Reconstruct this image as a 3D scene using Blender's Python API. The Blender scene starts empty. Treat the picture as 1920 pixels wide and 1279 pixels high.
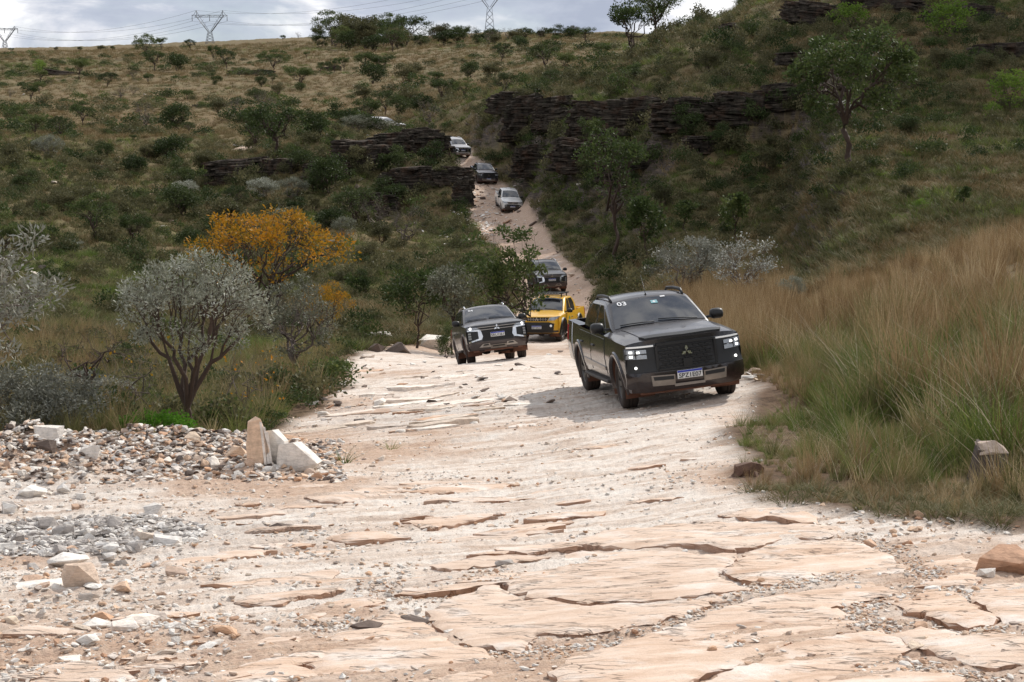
import bpy, math, random
import numpy as np
from math import radians as R_, sin, cos, pi, sqrt, atan
from mathutils import Vector, Matrix, geometry as MG

random.seed(7)
RNG = np.random.default_rng(7)
SC = bpy.context.scene
COL = SC.collection

# ------------------------------------------------------------------ camera, world, sun, exposure
F = 3400.0                      # focal length in pixels of the 1920 px wide photograph
PITCH = atan(370 / F)
cam_d = bpy.data.cameras.new('camera'); cam = bpy.data.objects.new('camera', cam_d); COL.objects.link(cam)
cam_d.sensor_width = 36.0; cam_d.lens = 36.0 * F / 1920.0
cam_d.clip_start = 0.2; cam_d.clip_end = 6000
cam.rotation_euler = (pi / 2 - PITCH, 0, 0)
SC.camera = cam
SC.render.resolution_x, SC.render.resolution_y = 1024, 682

SUN_ELEV, SUN_AZ = R_(39), R_(37)          # azimuth measured from +Y (view direction) towards +X
sun_dir = Vector((sin(SUN_AZ) * cos(SUN_ELEV), cos(SUN_AZ) * cos(SUN_ELEV), sin(SUN_ELEV)))
sd = bpy.data.lights.new('sun', 'SUN'); sd.energy = 4.3; sd.angle = R_(0.55); sd.color = (1.0, 0.955, 0.89)
so = bpy.data.objects.new('sun', sd); COL.objects.link(so)
so.rotation_euler = sun_dir.to_track_quat('Z', 'Y').to_euler()

world = bpy.data.worlds.new('World'); SC.world = world; world.use_nodes = True
wn = world.node_tree; wn.nodes.clear()
SC.view_settings.view_transform = 'Standard'; SC.view_settings.look = 'None'
SC.view_settings.exposure = 0.0; SC.view_settings.gamma = 1.0


class NT:
    """tiny helper for node trees"""
    def __init__(s, t): s.t = t
    def n(s, typ, ins=None, **kw):
        nd = s.t.nodes.new(typ)
        for k, v in kw.items(): setattr(nd, k, v)
        for k, v in (ins or {}).items():
            sk = nd.inputs[k]
            if isinstance(v, bpy.types.NodeSocket): s.t.links.new(v, sk)
            else:
                if isinstance(v, (tuple, list)) and len(v) == 3 and sk.type == 'RGBA': v = (*v, 1)
                sk.default_value = v
        return nd
    def math(s, op, a, b=0.0, c=0.0, clamp=False):
        m = s.n('ShaderNodeMath', {0: a, 1: b, 2: c}, operation=op); m.use_clamp = clamp; return m.outputs[0]
    def mix(s, f, a, b, mode='MIX'):
        m = s.n('ShaderNodeMix', {0: f, 6: a, 7: b}, data_type='RGBA', blend_type=mode); return m.outputs[2]
    def ramp(s, f, stops, interp='LINEAR'):
        m = s.n('ShaderNodeValToRGB', {0: f}); cr = m.color_ramp; cr.interpolation = interp
        while len(cr.elements) < len(stops): cr.elements.new(0.5)
        for e, (p, c) in zip(cr.elements, stops):
            e.position = p; e.color = (*c, 1) if isinstance(c, (tuple, list)) else (c, c, c, 1)
        return m.outputs[0]
    def noise(s, vec, scale, detail=4, rough=0.55, dist=0.0):
        return s.n('ShaderNodeTexNoise', {'Vector': vec, 'Scale': scale, 'Detail': detail, 'Roughness': rough, 'Distortion': dist}).outputs[0]
    def mapping(s, vec, loc=(0, 0, 0), rot=(0, 0, 0), scl=(1, 1, 1)):
        return s.n('ShaderNodeMapping', {'Vector': vec, 'Location': loc, 'Rotation': rot, 'Scale': scl}).outputs[0]


w = NT(wn)
sky = w.n('ShaderNodeTexSky', sky_type='NISHITA'); sky.sun_disc = False
sky.sun_elevation = SUN_ELEV; sky.sun_rotation = SUN_AZ; sky.altitude = 900; sky.air_density = 1.0; sky.dust_density = 1.2
tc = w.n('ShaderNodeTexCoord').outputs['Generated']
sep = w.n('ShaderNodeSeparateXYZ', {0: tc})
den = w.math('ADD', w.math('MAXIMUM', sep.outputs[2], 0.0), 0.10)
cvec = w.mapping(tc, (0.35, 0.1, 0.22), (0, 0, 0), (7.0, 7.0, 19.0))
cn = w.noise(cvec, 0.8, 9, 0.55, 0.2)
cmask = w.ramp(cn, [(0.30, 0.55), (0.44, 1.0)])
cn2 = w.noise(w.mapping(cvec, (3.1, 1.7, 0), (0, 0, 0), (1, 1, 1)), 1.0, 9, 0.58, 0.5)
ccol = w.ramp(cn2, [(0.36, (4.5, 5.0, 6.2)), (0.46, (5.6, 6.1, 7.2)), (0.52, (8.0, 8.2, 8.9)), (0.58, (11.5, 11.5, 11.6))])
mixc = w.mix(cmask, sky.outputs[0], ccol)
bg = w.n('ShaderNodeBackground', {0: mixc, 1: 0.10})
w.n('ShaderNodeOutputWorld', {0: bg.outputs[0]})

# ------------------------------------------------------------------ generic helpers
def tag(o, label=None, cat=None, group=None, kind=None):
    if label: o['label'] = label
    if cat: o['category'] = cat
    if group: o['group'] = group
    if kind: o['kind'] = kind
    return o

def empty(name, loc=(0, 0, 0), mat=None):
    o = bpy.data.objects.new(name, None); COL.objects.link(o); o.empty_display_size = 0.2
    if mat is not None: o.matrix_world = mat
    else: o.location = loc
    return o

def link(name, me, parent=None, loc=None, rot=None, scl=None):
    o = bpy.data.objects.new(name, me); COL.objects.link(o)
    if parent is not None: o.parent = parent
    if loc is not None: o.location = loc
    if rot is not None: o.rotation_euler = rot
    if scl is not None: o.scale = scl if hasattr(scl, '__len__') else (scl, scl, scl)
    return o

def mesh_np(name, V, T, mat=None, smooth=True, attrs=None):
    """V (n,3); T (m,k) faces with k = 3 or 4"""
    V = np.asarray(V, np.float32); T = np.asarray(T, np.int32); k = T.shape[1]
    me = bpy.data.meshes.new(name)
    me.vertices.add(len(V)); me.vertices.foreach_set('co', V.ravel())
    me.loops.add(T.size); me.loops.foreach_set('vertex_index', T.ravel())
    me.polygons.add(len(T)); me.polygons.foreach_set('loop_start', np.arange(0, T.size, k, dtype=np.int32))
    me.polygons.foreach_set('use_smooth', np.full(len(T), smooth))
    for an, arr in (attrs or {}).items():
        arr = np.asarray(arr, np.float32)
        if arr.ndim == 1:
            a = me.attributes.new(an, 'FLOAT', 'POINT'); a.data.foreach_set('value', arr)
        else:
            a = me.attributes.new(an, 'FLOAT_COLOR', 'POINT'); a.data.foreach_set('color', arr.ravel())
    me.update(calc_edges=True)
    if mat: me.materials.append(mat)
    return me

class MB:
    """collects polygons, links them as one mesh"""
    def __init__(s): s.v = []; s.f = []; s.sm = []
    def add(s, vs, fs, smooth=False):
        b = len(s.v); s.v += [tuple(x) for x in vs]; s.f += [tuple(b + i for i in f) for f in fs]; s.sm += [smooth] * len(fs)
    def box(s, x0, x1, y0, y1, z0, z1, bev=0.0):
        if bev <= 0:
            vs = [(x, y, z) for x in (x0, x1) for y in (y0, y1) for z in (z0, z1)]
            s.add(vs, [(0, 1, 3, 2), (4, 6, 7, 5), (0, 4, 5, 1), (2, 3, 7, 6), (0, 2, 6, 4), (1, 5, 7, 3)]); return
        b = min(bev, abs(x1 - x0) * .45, abs(y1 - y0) * .45, abs(z1 - z0) * .45)
        vs = []
        for x in (x0, x1):
            for y in (y0, y1):
                for z in (z0, z1):
                    sx, sy, sz = (1 if x == x0 else -1), (1 if y == y0 else -1), (1 if z == z0 else -1)
                    vs += [(x, y + sy * b, z + sz * b), (x + sx * b, y, z + sz * b), (x + sx * b, y + sy * b, z)]
        s.hull(vs)
    def hull(s, vs, smooth=False):
        import bmesh
        bm = bmesh.new()
        for v in vs: bm.verts.new(v)
        r = bmesh.ops.convex_hull(bm, input=bm.verts)
        bad = [g for g in r['geom_interior'] + r['geom_unused'] if isinstance(g, bmesh.types.BMVert)]
        bmesh.ops.delete(bm, geom=list(set(bad)), context='VERTS')
        bm.verts.index_update()
        s.add([v.co[:] for v in bm.verts], [[v.index for v in f.verts] for f in bm.faces], smooth); bm.free()
    def tube(s, pts, rads, n=6, cap=True, smooth=True):
        pts = [Vector(p) for p in pts]
        if not hasattr(rads, '__len__'): rads = [rads] * len(pts)
        up = Vector((0, 0, 1)); vs = []; fs = []
        for i, p in enumerate(pts):
            d = (pts[min(i + 1, len(pts) - 1)] - pts[max(i - 1, 0)])
            d = d.normalized() if d.length > 1e-9 else Vector((0, 0, 1))
            a = d.cross(up)
            if a.length < 0.05: a = d.cross(Vector((1, 0, 0)))
            a.normalize(); b = d.cross(a)
            for k in range(n):
                t = 2 * pi * k / n; vs.append(p + (a * cos(t) + b * sin(t)) * rads[i])
        for i in range(len(pts) - 1):
            for k in range(n):
                k2 = (k + 1) % n; fs.append((i * n + k, i * n + k2, (i + 1) * n + k2, (i + 1) * n + k))
        if cap: fs.append(tuple(range(n - 1, -1, -1))); fs.append(tuple((len(pts) - 1) * n + k for k in range(n)))
        s.add(vs, fs, smooth)
    def lathe(s, prof, n=32, axis='y', c=(0, 0, 0), smooth=True, mod=None):
        """prof [(radius, offset along axis)]"""
        vs = []; fs = []; m = len(prof)
        for k in range(n):
            t = 2 * pi * k / n
            for j, (r, o) in enumerate(prof):
                if mod: r = r + mod(k, j)
                if axis == 'y': vs.append((c[0] + r * cos(t), c[1] + o, c[2] + r * sin(t)))
                elif axis == 'x': vs.append((c[0] + o, c[1] + r * cos(t), c[2] + r * sin(t)))
                else: vs.append((c[0] + r * cos(t), c[1] + r * sin(t), c[2] + o))
        for k in range(n):
            k2 = (k + 1) % n
            for j in range(m - 1): fs.append((k * m + j, k2 * m + j, k2 * m + j + 1, k * m + j + 1))
        s.add(vs, fs, smooth)
    def mesh(s, name, mat):
        me = bpy.data.meshes.new(name); me.from_pydata(s.v, [], s.f)
        me.polygons.foreach_set('use_smooth', s.sm); me.update()
        if mat: me.materials.append(mat)
        return me
    def build(s, name, mat, parent=None, **k): return link(name, s.mesh(name, mat), parent, **k)

def sstep(a, b, x):
    t = np.clip((x - a) / (b - a), 0, 1); return t * t * (3 - 2 * t)

def _hash(ix, iy, seed):
    h = (ix.astype(np.int64) * 374761393 + iy.astype(np.int64) * 668265263 + seed * 974634777) & 0x7fffffff
    h = ((h ^ (h >> 13)) * 1274126177) & 0x7fffffff
    return ((h ^ (h >> 16)) & 0xffff) / 65535.0

def vnoise(x, y, seed=0):
    xi = np.floor(x); yi = np.floor(y); fx = x - xi; fy = y - yi
    fx = fx * fx * (3 - 2 * fx); fy = fy * fy * (3 - 2 * fy)
    a = _hash(xi, yi, seed); b = _hash(xi + 1, yi, seed); c = _hash(xi, yi + 1, seed); d = _hash(xi + 1, yi + 1, seed)
    return (a + (b - a) * fx) * (1 - fy) + (c + (d - c) * fx) * fy

def fbm(x, y, seed=0, oct=4, gain=0.5):
    s = 0; a = 1; t = 0
    for i in range(oct):
        s = s + a * vnoise(x * 2 ** i + 17.3 * i, y * 2 ** i - 9.1 * i, seed + i); t += a; a *= gain
    return s / t

def pchip(xk, yk, x):
    xk = np.asarray(xk, float); yk = np.asarray(yk, float)
    h = np.diff(xk); d = np.diff(yk, axis=0) / h.reshape(-1, *([1] * (yk.ndim - 1)))
    m = np.zeros_like(yk); m[0] = d[0]; m[-1] = d[-1]
    a, b = d[:-1], d[1:]
    hm = np.where(a * b > 0, 2 * a * b / np.where(np.abs(a + b) < 1e-12, 1, a + b), 0)
    m[1:-1] = hm
    i = np.clip(np.searchsorted(xk, x) - 1, 0, len(xk) - 2)
    sh = (-1,) + (1,) * (yk.ndim - 1)
    t = ((x - xk[i]) / h[i]).reshape(sh); hh = h[i].reshape(sh)
    return ((2 * t ** 3 - 3 * t ** 2 + 1) * yk[i] + (t ** 3 - 2 * t ** 2 + t) * hh * m[i]
            + (-2 * t ** 3 + 3 * t ** 2) * yk[i + 1] + (t ** 3 - t ** 2) * hh * m[i + 1])

def ray(px, py):
    b = -(py - 640.0) / F; a = (px - 960.0) / F
    return a, cos(PITCH) + b * sin(PITCH), -sin(PITCH) + b * cos(PITCH)

def at(px, py, D):
    a, Y, Z = ray(px, py); return (a * D / Y, D, Z * D / Y)

# ------------------------------------------------------------------ the lie of the land
PROF = {
 0:    [(9,1279),(12,1130),(16,1000),(20,905),(23.5,838),(25,842),(29,800),(36,745),(45,690),(57,640),(80,560),(103,490),(130,410),(155,360),(190,300),(230,262),(270,240),(330,215),(420,180),(550,140),(700,112),(900,99),(1300,104)],
 400:  [(9,1279),(12,1130),(16,1000),(20,905),(24,846),(26,842),(29,812),(36,757),(45,710),(57,665),(80,600),(103,535),(130,465),(155,405),(172,365),(190,322),(230,272),(270,240),(330,205),(420,165),(550,130),(700,102),(900,88),(1300,92)],
 600:  [(9,1279),(12,1130),(16,1000),(20,905),(24,855),(29,795),(36,742),(45,704),(57,668),(80,605),(103,540),(130,470),(150,420),(163,375),(170,335),(176,292),(184,264),(205,258),(230,250),(270,235),(330,200),(420,160),(550,120),(700,95),(900,78),(1300,85)],
 750:  [(9,1279),(12,1130),(16,1000),(20,912),(24,852),(29,785),(36,735),(45,697),(57,672),(80,612),(103,545),(130,480),(150,440),(160,405),(167,352),(173,300),(178,266),(186,256),(203,262),(230,235),(270,215),(330,185),(420,150),(550,112),(700,90),(900,76),(1300,84)],
 850:  [(9,1279),(12,1130),(16,1000),(20,912),(24,850),(29,778),(36,728),(45,692),(52,684),(57,677),(72,650),(80,625),(103,550),(130,475),(150,428),(158,392),(165,345),(172,325),(180,306),(190,278),(200,240),(212,205),(240,180),(300,160),(400,130),(550,100),(700,80),(900,72),(1300,80)],
 950:  [(9,1279),(12,1130),(16,1000),(20,912),(24,848),(29,770),(36,720),(45,688),(52,680),(57,673),(72,642),(80,620),(103,549),(130,474),(155,400),(166,355),(173,315),(180,262),(188,205),(196,185),(230,168),(300,148),(420,112),(600,82),(800,72),(1300,80)],
 1050: [(9,1279),(12,1125),(16,995),(20,905),(24,842),(29,764),(36,716),(45,686),(57,672),(72,640),(80,622),(103,548),(118,500),(128,462),(137,405),(146,350),(153,300),(161,240),(168,190),(180,172),(210,150),(260,130),(330,110),(500,85),(700,68),(900,68),(1300,80)],
 1150: [(9,1279),(12,1120),(16,992),(20,900),(24,836),(29,758),(36,710),(45,683),(57,664),(72,628),(80,598),(90,550),(102,500),(112,465),(122,425),(130,370),(138,300),(146,235),(153,180),(165,160),(190,138),(230,122),(300,112),(420,95),(600,75),(800,68),(1300,80)],
 1300: [(9,1279),(12,1115),(16,985),(20,890),(24,820),(29,745),(36,700),(45,650),(57,598),(68,552),(80,510),(92,458),(102,410),(112,360),(120,315),(125,265),(130,178),(142,150),(160,100),(185,54),(200,52),(260,80),(400,92),(600,80),(900,80),(1300,88)],
 1450: [(9,1279),(12,1112),(15,1012),(16.5,968),(18,925),(22,850),(29,745),(36,690),(45,635),(57,590),(68,545),(80,500),(92,450),(102,408),(112,358),(119,318),(124,270),(129,180),(142,140),(160,95),(175,70),(190,36),(210,0),(240,-20),(300,-30),(500,0),(1300,50)],
 1600: [(9,1279),(12,1112),(15,1012),(16.5,968),(18,925),(21,862),(24,810),(29,728),(36,650),(42,600),(48,565),(53,545),(57,545),(62,515),(68,450),(75,370),(80,312),(92,250),(102,208),(112,172),(130,112),(150,62),(175,12),(200,-30),(250,-60),(400,-40),(1300,50)],
 1750: [(9,1279),(12,1110),(15,1005),(16.5,968),(18,925),(21,855),(24,792),(29,702),(36,615),(42,560),(48,518),(53,500),(58,498),(63,470),(68,412),(80,310),(92,245),(112,168),(130,112),(150,60),(175,10),(200,-30),(250,-70),(400,-60),(1300,50)],
 1920: [(9,1279),(12,1105),(15,1008),(16.5,970),(18,928),(21,850),(24,778),(29,670),(36,575),(42,515),(48,475),(53,458),(58,455),(64,430),(70,375),(80,300),(92,238),(112,162),(130,108),(150,60),(175,10),(200,-40),(250,-90),(400,-80),(1300,40)],
}
PROF[-600] = [(d, y + (8 if d < 60 else 2)) for d, y in PROF[0]]
PROF[-3500] = PROF[-600]
PROF[2600] = [(d, y - (25 if 18 < d < 70 else 8)) for d, y in PROF[1920]]
PROF[5600] = PROF[2600]
LMIN, LMAX, NL = math.log(2.0), math.log(1500.0), 900
lgrid = np.linspace(LMIN, LMAX, NL)
ck = sorted(PROF)
tab = []
for c in ck:
    ds = [2.0, 5.0]; zs = [-2.0, -2.30]
    for d, y in PROF[c]: ds.append(d); zs.append(at(960, y, d)[2])
    ds.append(1500.0); zs.append(zs[-1] - 4)
    tab.append(pchip(np.log(ds), zs, lgrid))
tab = np.array(tab)
U0, U1, NU = -3500.0, 5600.0, 911
ugrid = np.linspace(U0, U1, NU)
TAB = pchip(ck, tab, ugrid)                       # (NU, NL)
# soften a little across columns
for _ in range(3): TAB[1:-1] = (TAB[:-2] + 2 * TAB[1:-1] + TAB[2:]) / 4

def Zraw(x, y):
    x = np.asarray(x, float); y = np.maximum(np.asarray(y, float), 2.0)
    u = np.clip((960 + F * x / y - U0) / (U1 - U0) * (NU - 1), 0, NU - 1.001)
    l = np.clip((np.log(y) - LMIN) / (LMAX - LMIN) * (NL - 1), 0, NL - 1.001)
    i = u.astype(int); j = l.astype(int); fu = u - i; fl = l - j
    return ((TAB[i, j] * (1 - fu) + TAB[i + 1, j] * fu) * (1 - fl) + (TAB[i, j + 1] * (1 - fu) + TAB[i + 1, j + 1] * fu) * fl)

def pose(pos, yaw, nose, leftup):
    """matrix of a vehicle: origin on the ground under the front axle, +x forward"""
    yaw, nose, lu = R_(yaw), R_(nose), R_(leftup)
    f = Vector((cos(yaw) * cos(nose), sin(yaw) * cos(nose), sin(nose)))
    l = Vector((-sin(yaw), cos(yaw), math.tan(lu)))
    l = (l - f * l.dot(f)).normalized(); u = f.cross(l)
    M = Matrix((( f.x, l.x, u.x, pos[0]), (f.y, l.y, u.y, pos[1]), (f.z, l.z, u.z, pos[2]), (0, 0, 0, 1)))
    return M

CARS = {
 'p03':   (pose((2.66, 28.79, -4.10), -81.5, 2.4, 6.4), 3.13),
 's04':   (pose((-0.43, 51.8, -6.20), -82.8, 7.8, 6.2), 2.80),
 'yel':   (pose((1.22, 72.8, -7.91), -104.3, 1.8, 1.3), 3.0),
 's05':   (pose((2.15, 101.5, -8.27), -83.2, 0.3, 1.5), 2.80),
 'white': (pose((-0.10, 155.3, -5.81), -81.5, -7.4, -2.0), 3.0),
 'black': (pose((-2.33, 167.8, -3.66), -79.2, -5.5, -1.0), 3.13),
 'silv':  (pose((-5.05, 178.5, -1.30), -72.0, -6.0, -0.5), 3.0),
}
_c = at(742, 252, 204); CARS['last'] = (pose((_c[0], _c[1], _c[2] + 0.1), -35, -3, 0), 3.0)

def Zb(x, y):
    """smooth ground, level under each vehicle"""
    z = Zraw(x, y)
    for M, wb in CARS.values():
        f = M.col[0]; l = M.col[1]; u = M.col[2]; p = M.col[3]
        dx = x - p.x; dy = y - p.y
        fl = math.hypot(f.x, f.y)
        s = (dx * f.x + dy * f.y) / fl; t = (-dx * f.y + dy * f.x) / fl
        ds = np.maximum(np.abs(s + wb / 2) - wb / 2 - .2, 0); dt = np.maximum(np.abs(t) - 1.0, 0)
        wgt = np.exp(-((ds ** 2 + dt ** 2) / (1.3 ** 2)) ** 1.0)
        zp = p.z - (u.x * dx + u.y * dy) / u.z
        z = z * (1 - wgt) + zp * wgt
    return z

RD = [ (2,-9000,9000),(9,-5000,9000),(13,-2500,3200),(15,-1200,2050),(16,-700,1660),(17,-500,1500),(18,-400,1420),(22,-200,1375),(24.5,420,1378),(27,500,1400),(29,545,1425),(33,590,1400),(38,640,1230),(45,655,1130),(52,640,1100),(58,660,1085),(66,730,1088),(72,860,1095),(80,925,1110),(92,972,1118),
 (103,980,1108),(115,962,1078),(130,930,1040),(142,900,1008),(155,880,985),(165,880,955),(172,866,920),(180,846,893),(187,815,878),(194,745,850),(200,690,800),(207,560,730),(214,470,600),(220,440,470),(224,450,452)]
RDa = np.array(RD, float)
def road(x, y):
    y = np.asarray(y, float); u = 960 + F * x / np.maximum(y, 1)
    wv = (fbm(x * .9, y * .5, 31, 3) - .5) * 1.1
    L = np.interp(y, RDa[:, 0], RDa[:, 1]); Rr = np.interp(y, RDa[:, 0], RDa[:, 2])
    dl = (u - L) / F * y + wv; dr = (Rr - u) / F * y + wv * .6
    m = sstep(-.25, .35, np.minimum(dl, dr))
    return np.where(y > 222, 0, m)

def terr(q, a=.7):
    fl = np.floor(q); fr = q - fl
    return fl + sstep(a, 1.0, fr)

SPH = 0.56
def Zd(x, y):
    """ground with its relief"""
    x = np.asarray(x, float); y = np.asarray(y, float)
    z = Zb(x, y); rd = road(x, y)
    s = x * cos(SPH) + y * sin(SPH); t = -x * sin(SPH) + y * cos(SPH)
    near = 1 - sstep(45, 70, y)
    n = fbm(s * .45, t * 2.6, 3, 5, .55)
    st = (terr(n * 9, .72) / 9 - .5) * .16
    st = st + (terr(fbm(s * 1.3, t * 7.5, 9, 3) * 5, .7) / 5 - .5) * .03
    gr = (fbm(x * 9, y * 7, 5, 3, .6) - .5) * .02
    # rubble bank on the left
    u = 960 + F * x / np.maximum(y, 2)
    bank = (1 - sstep(430, 640, u)) * sstep(19, 22.5, y) * (1 - sstep(25, 27, y))
    rub = bank * ((fbm(x * 2.2, y * 2.2, 40, 4, .6) - .35) * .55 + .04)
    far = sstep(50, 120, y)
    veg = (fbm(x * .7, y * .7, 11, 4) - .5) * (.30 + .5 * far) + (fbm(x * .13, y * .13, 12, 3) - .5) * 1.5 * far
    veg = veg + 0
    slope = np.abs(Zraw(x, y + .7) - Zraw(x, y - .7)) / 1.4
    cl = sstep(.34, .62, slope) * sstep(100, 118, y)
    zz = z + rd * near * (st + gr) + rd * (1 - near) * (fbm(x * 1.5, y * 1.0, 13, 3) - .5) * .12 + (1 - rd) * veg + rub
    lay = 0.55; jit = fbm(x * .8, y * .8, 17, 4) * 1.3
    zl = terr((zz + jit) / lay, .55) * lay - jit
    return zz * (1 - cl) + zl * cl

_dm = np.concatenate([np.arange(6, 40, .04), np.arange(40, 260, .25), np.arange(260, 1400, 2)])
def G(px, py):
    """ground point seen at a pixel of the photograph"""
    a, Y, Z = ray(px, py)
    zs = Zb(a * _dm / Y, _dm); r = Z * _dm / Y
    hit = np.nonzero(r <= zs)[0]
    D = _dm[hit[0]] if len(hit) else 900.0
    x = a * D / Y
    return Vector((x, D, float(Zd(np.array([x]), np.array([D]))[0])))
def GD(px, D):
    x = (px - 960) / F * D * .985
    return Vector((x, D, float(Zd(np.array([x]), np.array([D]))[0])))

def dryness(x, y):
    u = 960 + F * x / np.maximum(y, 2)
    n = fbm(x * .12, y * .12, 21, 4) - .5 - 1.3 * sstep(250, 400, y) * np.maximum(fbm(x * .012, y * .02, 24, 3) - .52, 0) * 2; n2 = fbm(x * .8, y * .8, 22, 3) - .5
    d = np.interp(y, [20, 60, 75, 110, 150, 200, 250, 1200], [.50, .50, .50, .46, .42, .52, .78, .80])
    dr = np.interp(y, [15, 18, 24, 32, 60, 68, 100, 200], [.30, .48, .68, .80, .92, .62, .55, .5])
    wr = sstep(1080, 1180, u)
    d = d * (1 - wr) + dr * wr
    n3 = fbm(x * .35, y * .35, 23, 3) - .5
    return np.clip(d + n * .9 + n2 * .7 + n3 * .9, 0, 1)

# ------------------------------------------------------------------ materials
def newmat(name):
    m = bpy.data.materials.new(name); m.use_nodes = True; m.node_tree.nodes.clear(); return m, NT(m.node_tree)
def out(t, sh, disp=None):
    o = t.n('ShaderNodeOutputMaterial', {0: sh}); return o
def pbsdf(t, col, rough=.8, bump=None, bstr=.3, bdist=.02, **kw):
    ins = {'Base Color': col, 'Roughness': rough}
    for k, v in kw.items(): ins[k.replace('_', ' ')] = v
    if bump is not None: ins['Normal'] = t.n('ShaderNodeBump', {'Height': bump, 'Strength': bstr, 'Distance': bdist}).outputs[0]
    return t.n('ShaderNodeBsdfPrincipled', ins).outputs[0]

def mat_ground():
    m, t = newmat('ground_material')
    P = t.n('ShaderNodeNewGeometry').outputs['Position']
    at_ = t.n('ShaderNodeAttribute', attribute_name='mask').outputs['Color']
    sp = t.n('ShaderNodeSeparateColor', {0: at_})
    rd, orr, gy = sp.outputs[0], sp.outputs[1], sp.outputs[2]
    dry = t.n('ShaderNodeAttribute', attribute_name='dry').outputs['Fac']
    Q = t.mapping(P, rot=(0, 0, -SPH)); S = t.mapping(Q, scl=(.45, 2.6, 2.0))
    n1 = t.noise(P, 1.1, 6, .6); n2 = t.noise(P, 9, 5, .65); n3 = t.noise(S, 2.2, 8, .62, .3); n4 = t.noise(P, 60, 4, .7)
    n5 = t.noise(S, 9, 6, .7)
    white = t.ramp(n3, [(.30, (.44, .33, .26)), (.42, (.58, .47, .385)), (.52, (.69, .60, .52)), (.7, (.77, .715, .645))])
    pink = t.ramp(n5, [(.3, (.30, .17, .11)), (.5, (.48, .32, .22)), (.7, (.60, .46, .35))])
    grey = t.ramp(n2, [(.3, (.30, .27, .25)), (.6, (.58, .54, .50))])
    pf = t.math('ADD', orr, t.math('MULTIPLY', t.math('SUBTRACT', n1, .5), 1.3), clamp=True)
    pf = t.ramp(pf, [(.18, 0.0), (.62, 1.0)])
    rc = t.mix(t.math('MULTIPLY', pf, .8), white, pink)
    rc = t.mix(t.math('MULTIPLY', gy, .85), rc, grey)
    sp1 = t.ramp(n4, [(.33, .52), (.5, 1.0)]); rc = t.mix(.75, rc, sp1, 'MULTIPLY')
    soil = t.ramp(n2, [(.3, (.06, .035, .022)), (.65, (.17, .105, .065))])
    gg = t.ramp(n2, [(.3, (.065, .07, .026)), (.7, (.15, .15, .06))])
    gd = t.ramp(t.noise(P, 2.5, 6, .7), [(.3, (.10, .07, .032)), (.5, (.17, .125, .06)), (.72, (.25, .19, .10))])
    veg = t.mix(dry, gg, gd)
    veg = t.mix(t.ramp(n1, [(.35, .65), (.55, .12)]), veg, soil)
    veg = t.mix(t.math('MULTIPLY', t.n('ShaderNodeAttribute', attribute_name='soil').outputs['Fac'], .9), veg, soil)
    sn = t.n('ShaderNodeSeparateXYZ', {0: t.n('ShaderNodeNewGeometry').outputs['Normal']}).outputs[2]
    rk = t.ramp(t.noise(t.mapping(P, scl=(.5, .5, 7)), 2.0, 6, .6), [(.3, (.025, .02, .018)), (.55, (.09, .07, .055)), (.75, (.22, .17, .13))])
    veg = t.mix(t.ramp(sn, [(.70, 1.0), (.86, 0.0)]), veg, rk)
    col = t.mix(rd, veg, rc)
    hgt = t.math('ADD', t.math('MULTIPLY', n5, .7), t.math('ADD', t.math('MULTIPLY', n4, .25), t.math('MULTIPLY', n2, .4)))
    out(t, pbsdf(t, col, .92, hgt, .8, .05, Specular_IOR_Level=.15)); return m

def mat_slab(name='slab_material', tone=0):
    m, t = newmat(name)
    P = t.n('ShaderNodeNewGeometry').outputs['Position']
    rnd = t.n('ShaderNodeObjectInfo').outputs['Random']
    Q = t.mapping(P, rot=(0, 0, -SPH + .12)); S = t.mapping(Q, scl=(.7, 2.6, 6))
    n3 = t.noise(S, 2.0, 8, .65, .4); n5 = t.noise(S, 12, 6, .7); n1 = t.noise(P, 2.2, 5, .6); n4 = t.noise(P, 80, 3, .7)
    c = t.ramp(n3, [(.28, (.44, .27, .175)), (.42, (.60, .42, .30)), (.55, (.69, .52, .40)), (.72, (.76, .64, .54))])
    c = t.mix(t.ramp(n1, [(.52, 0.0), (.68, .75)]), c, (.80, .74, .68))
    ln = t.ramp(n5, [(.32, .7), (.44, 1.0)]); c = t.mix(.55, c, ln, 'MULTIPLY')
    cr = None
    for (rt, sc_, wd_) in ((-SPH + .35, (.55, 2.6, 1), .006), (-SPH - .75, (.5, 1.6, 1), .004), (-SPH + .1, (.8, 5, 1), .007)):
        q = t.noise(t.mapping(P, rot=(0, 0, rt), scl=sc_), 1.3, 5, .5, .15)
        q = t.math('ABSOLUTE', t.math('SUBTRACT', q, .5)); gate = t.noise(P, 1.7, 2, .5)
        q = t.math('ADD', q, t.math('MULTIPLY', t.math('GREATER_THAN', gate, .53), .1))
        q = t.ramp(q, [(wd_ * .4, 0.0), (wd_, 1.0)]); cr = q if cr is None else t.math('MULTIPLY', cr, q)
    c = t.mix(t.math('MULTIPLY', t.math('SUBTRACT', 1.0, cr), .8), c, (.12, .07, .045))
    c = t.mix(.5, c, t.ramp(n4, [(.3, .7), (.5, 1.0)]), 'MULTIPLY')
    sn = t.n('ShaderNodeSeparateXYZ', {0: t.n('ShaderNodeNewGeometry').outputs['Normal']}).outputs[2]
    c = t.mix(t.ramp(sn, [(.35, .8), (.7, 0.0)]), c, (.40, .20, .11))
    c = t.mix(t.math('MULTIPLY', rnd, .35), c, (.60, .52, .45))
    h = t.math('ADD', t.math('ADD', t.math('MULTIPLY', n5, .8), t.math('MULTIPLY', n4, .2)), cr)
    out(t, pbsdf(t, c, .85, h, .75, .03, Specular_IOR_Level=.2)); return m

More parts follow.
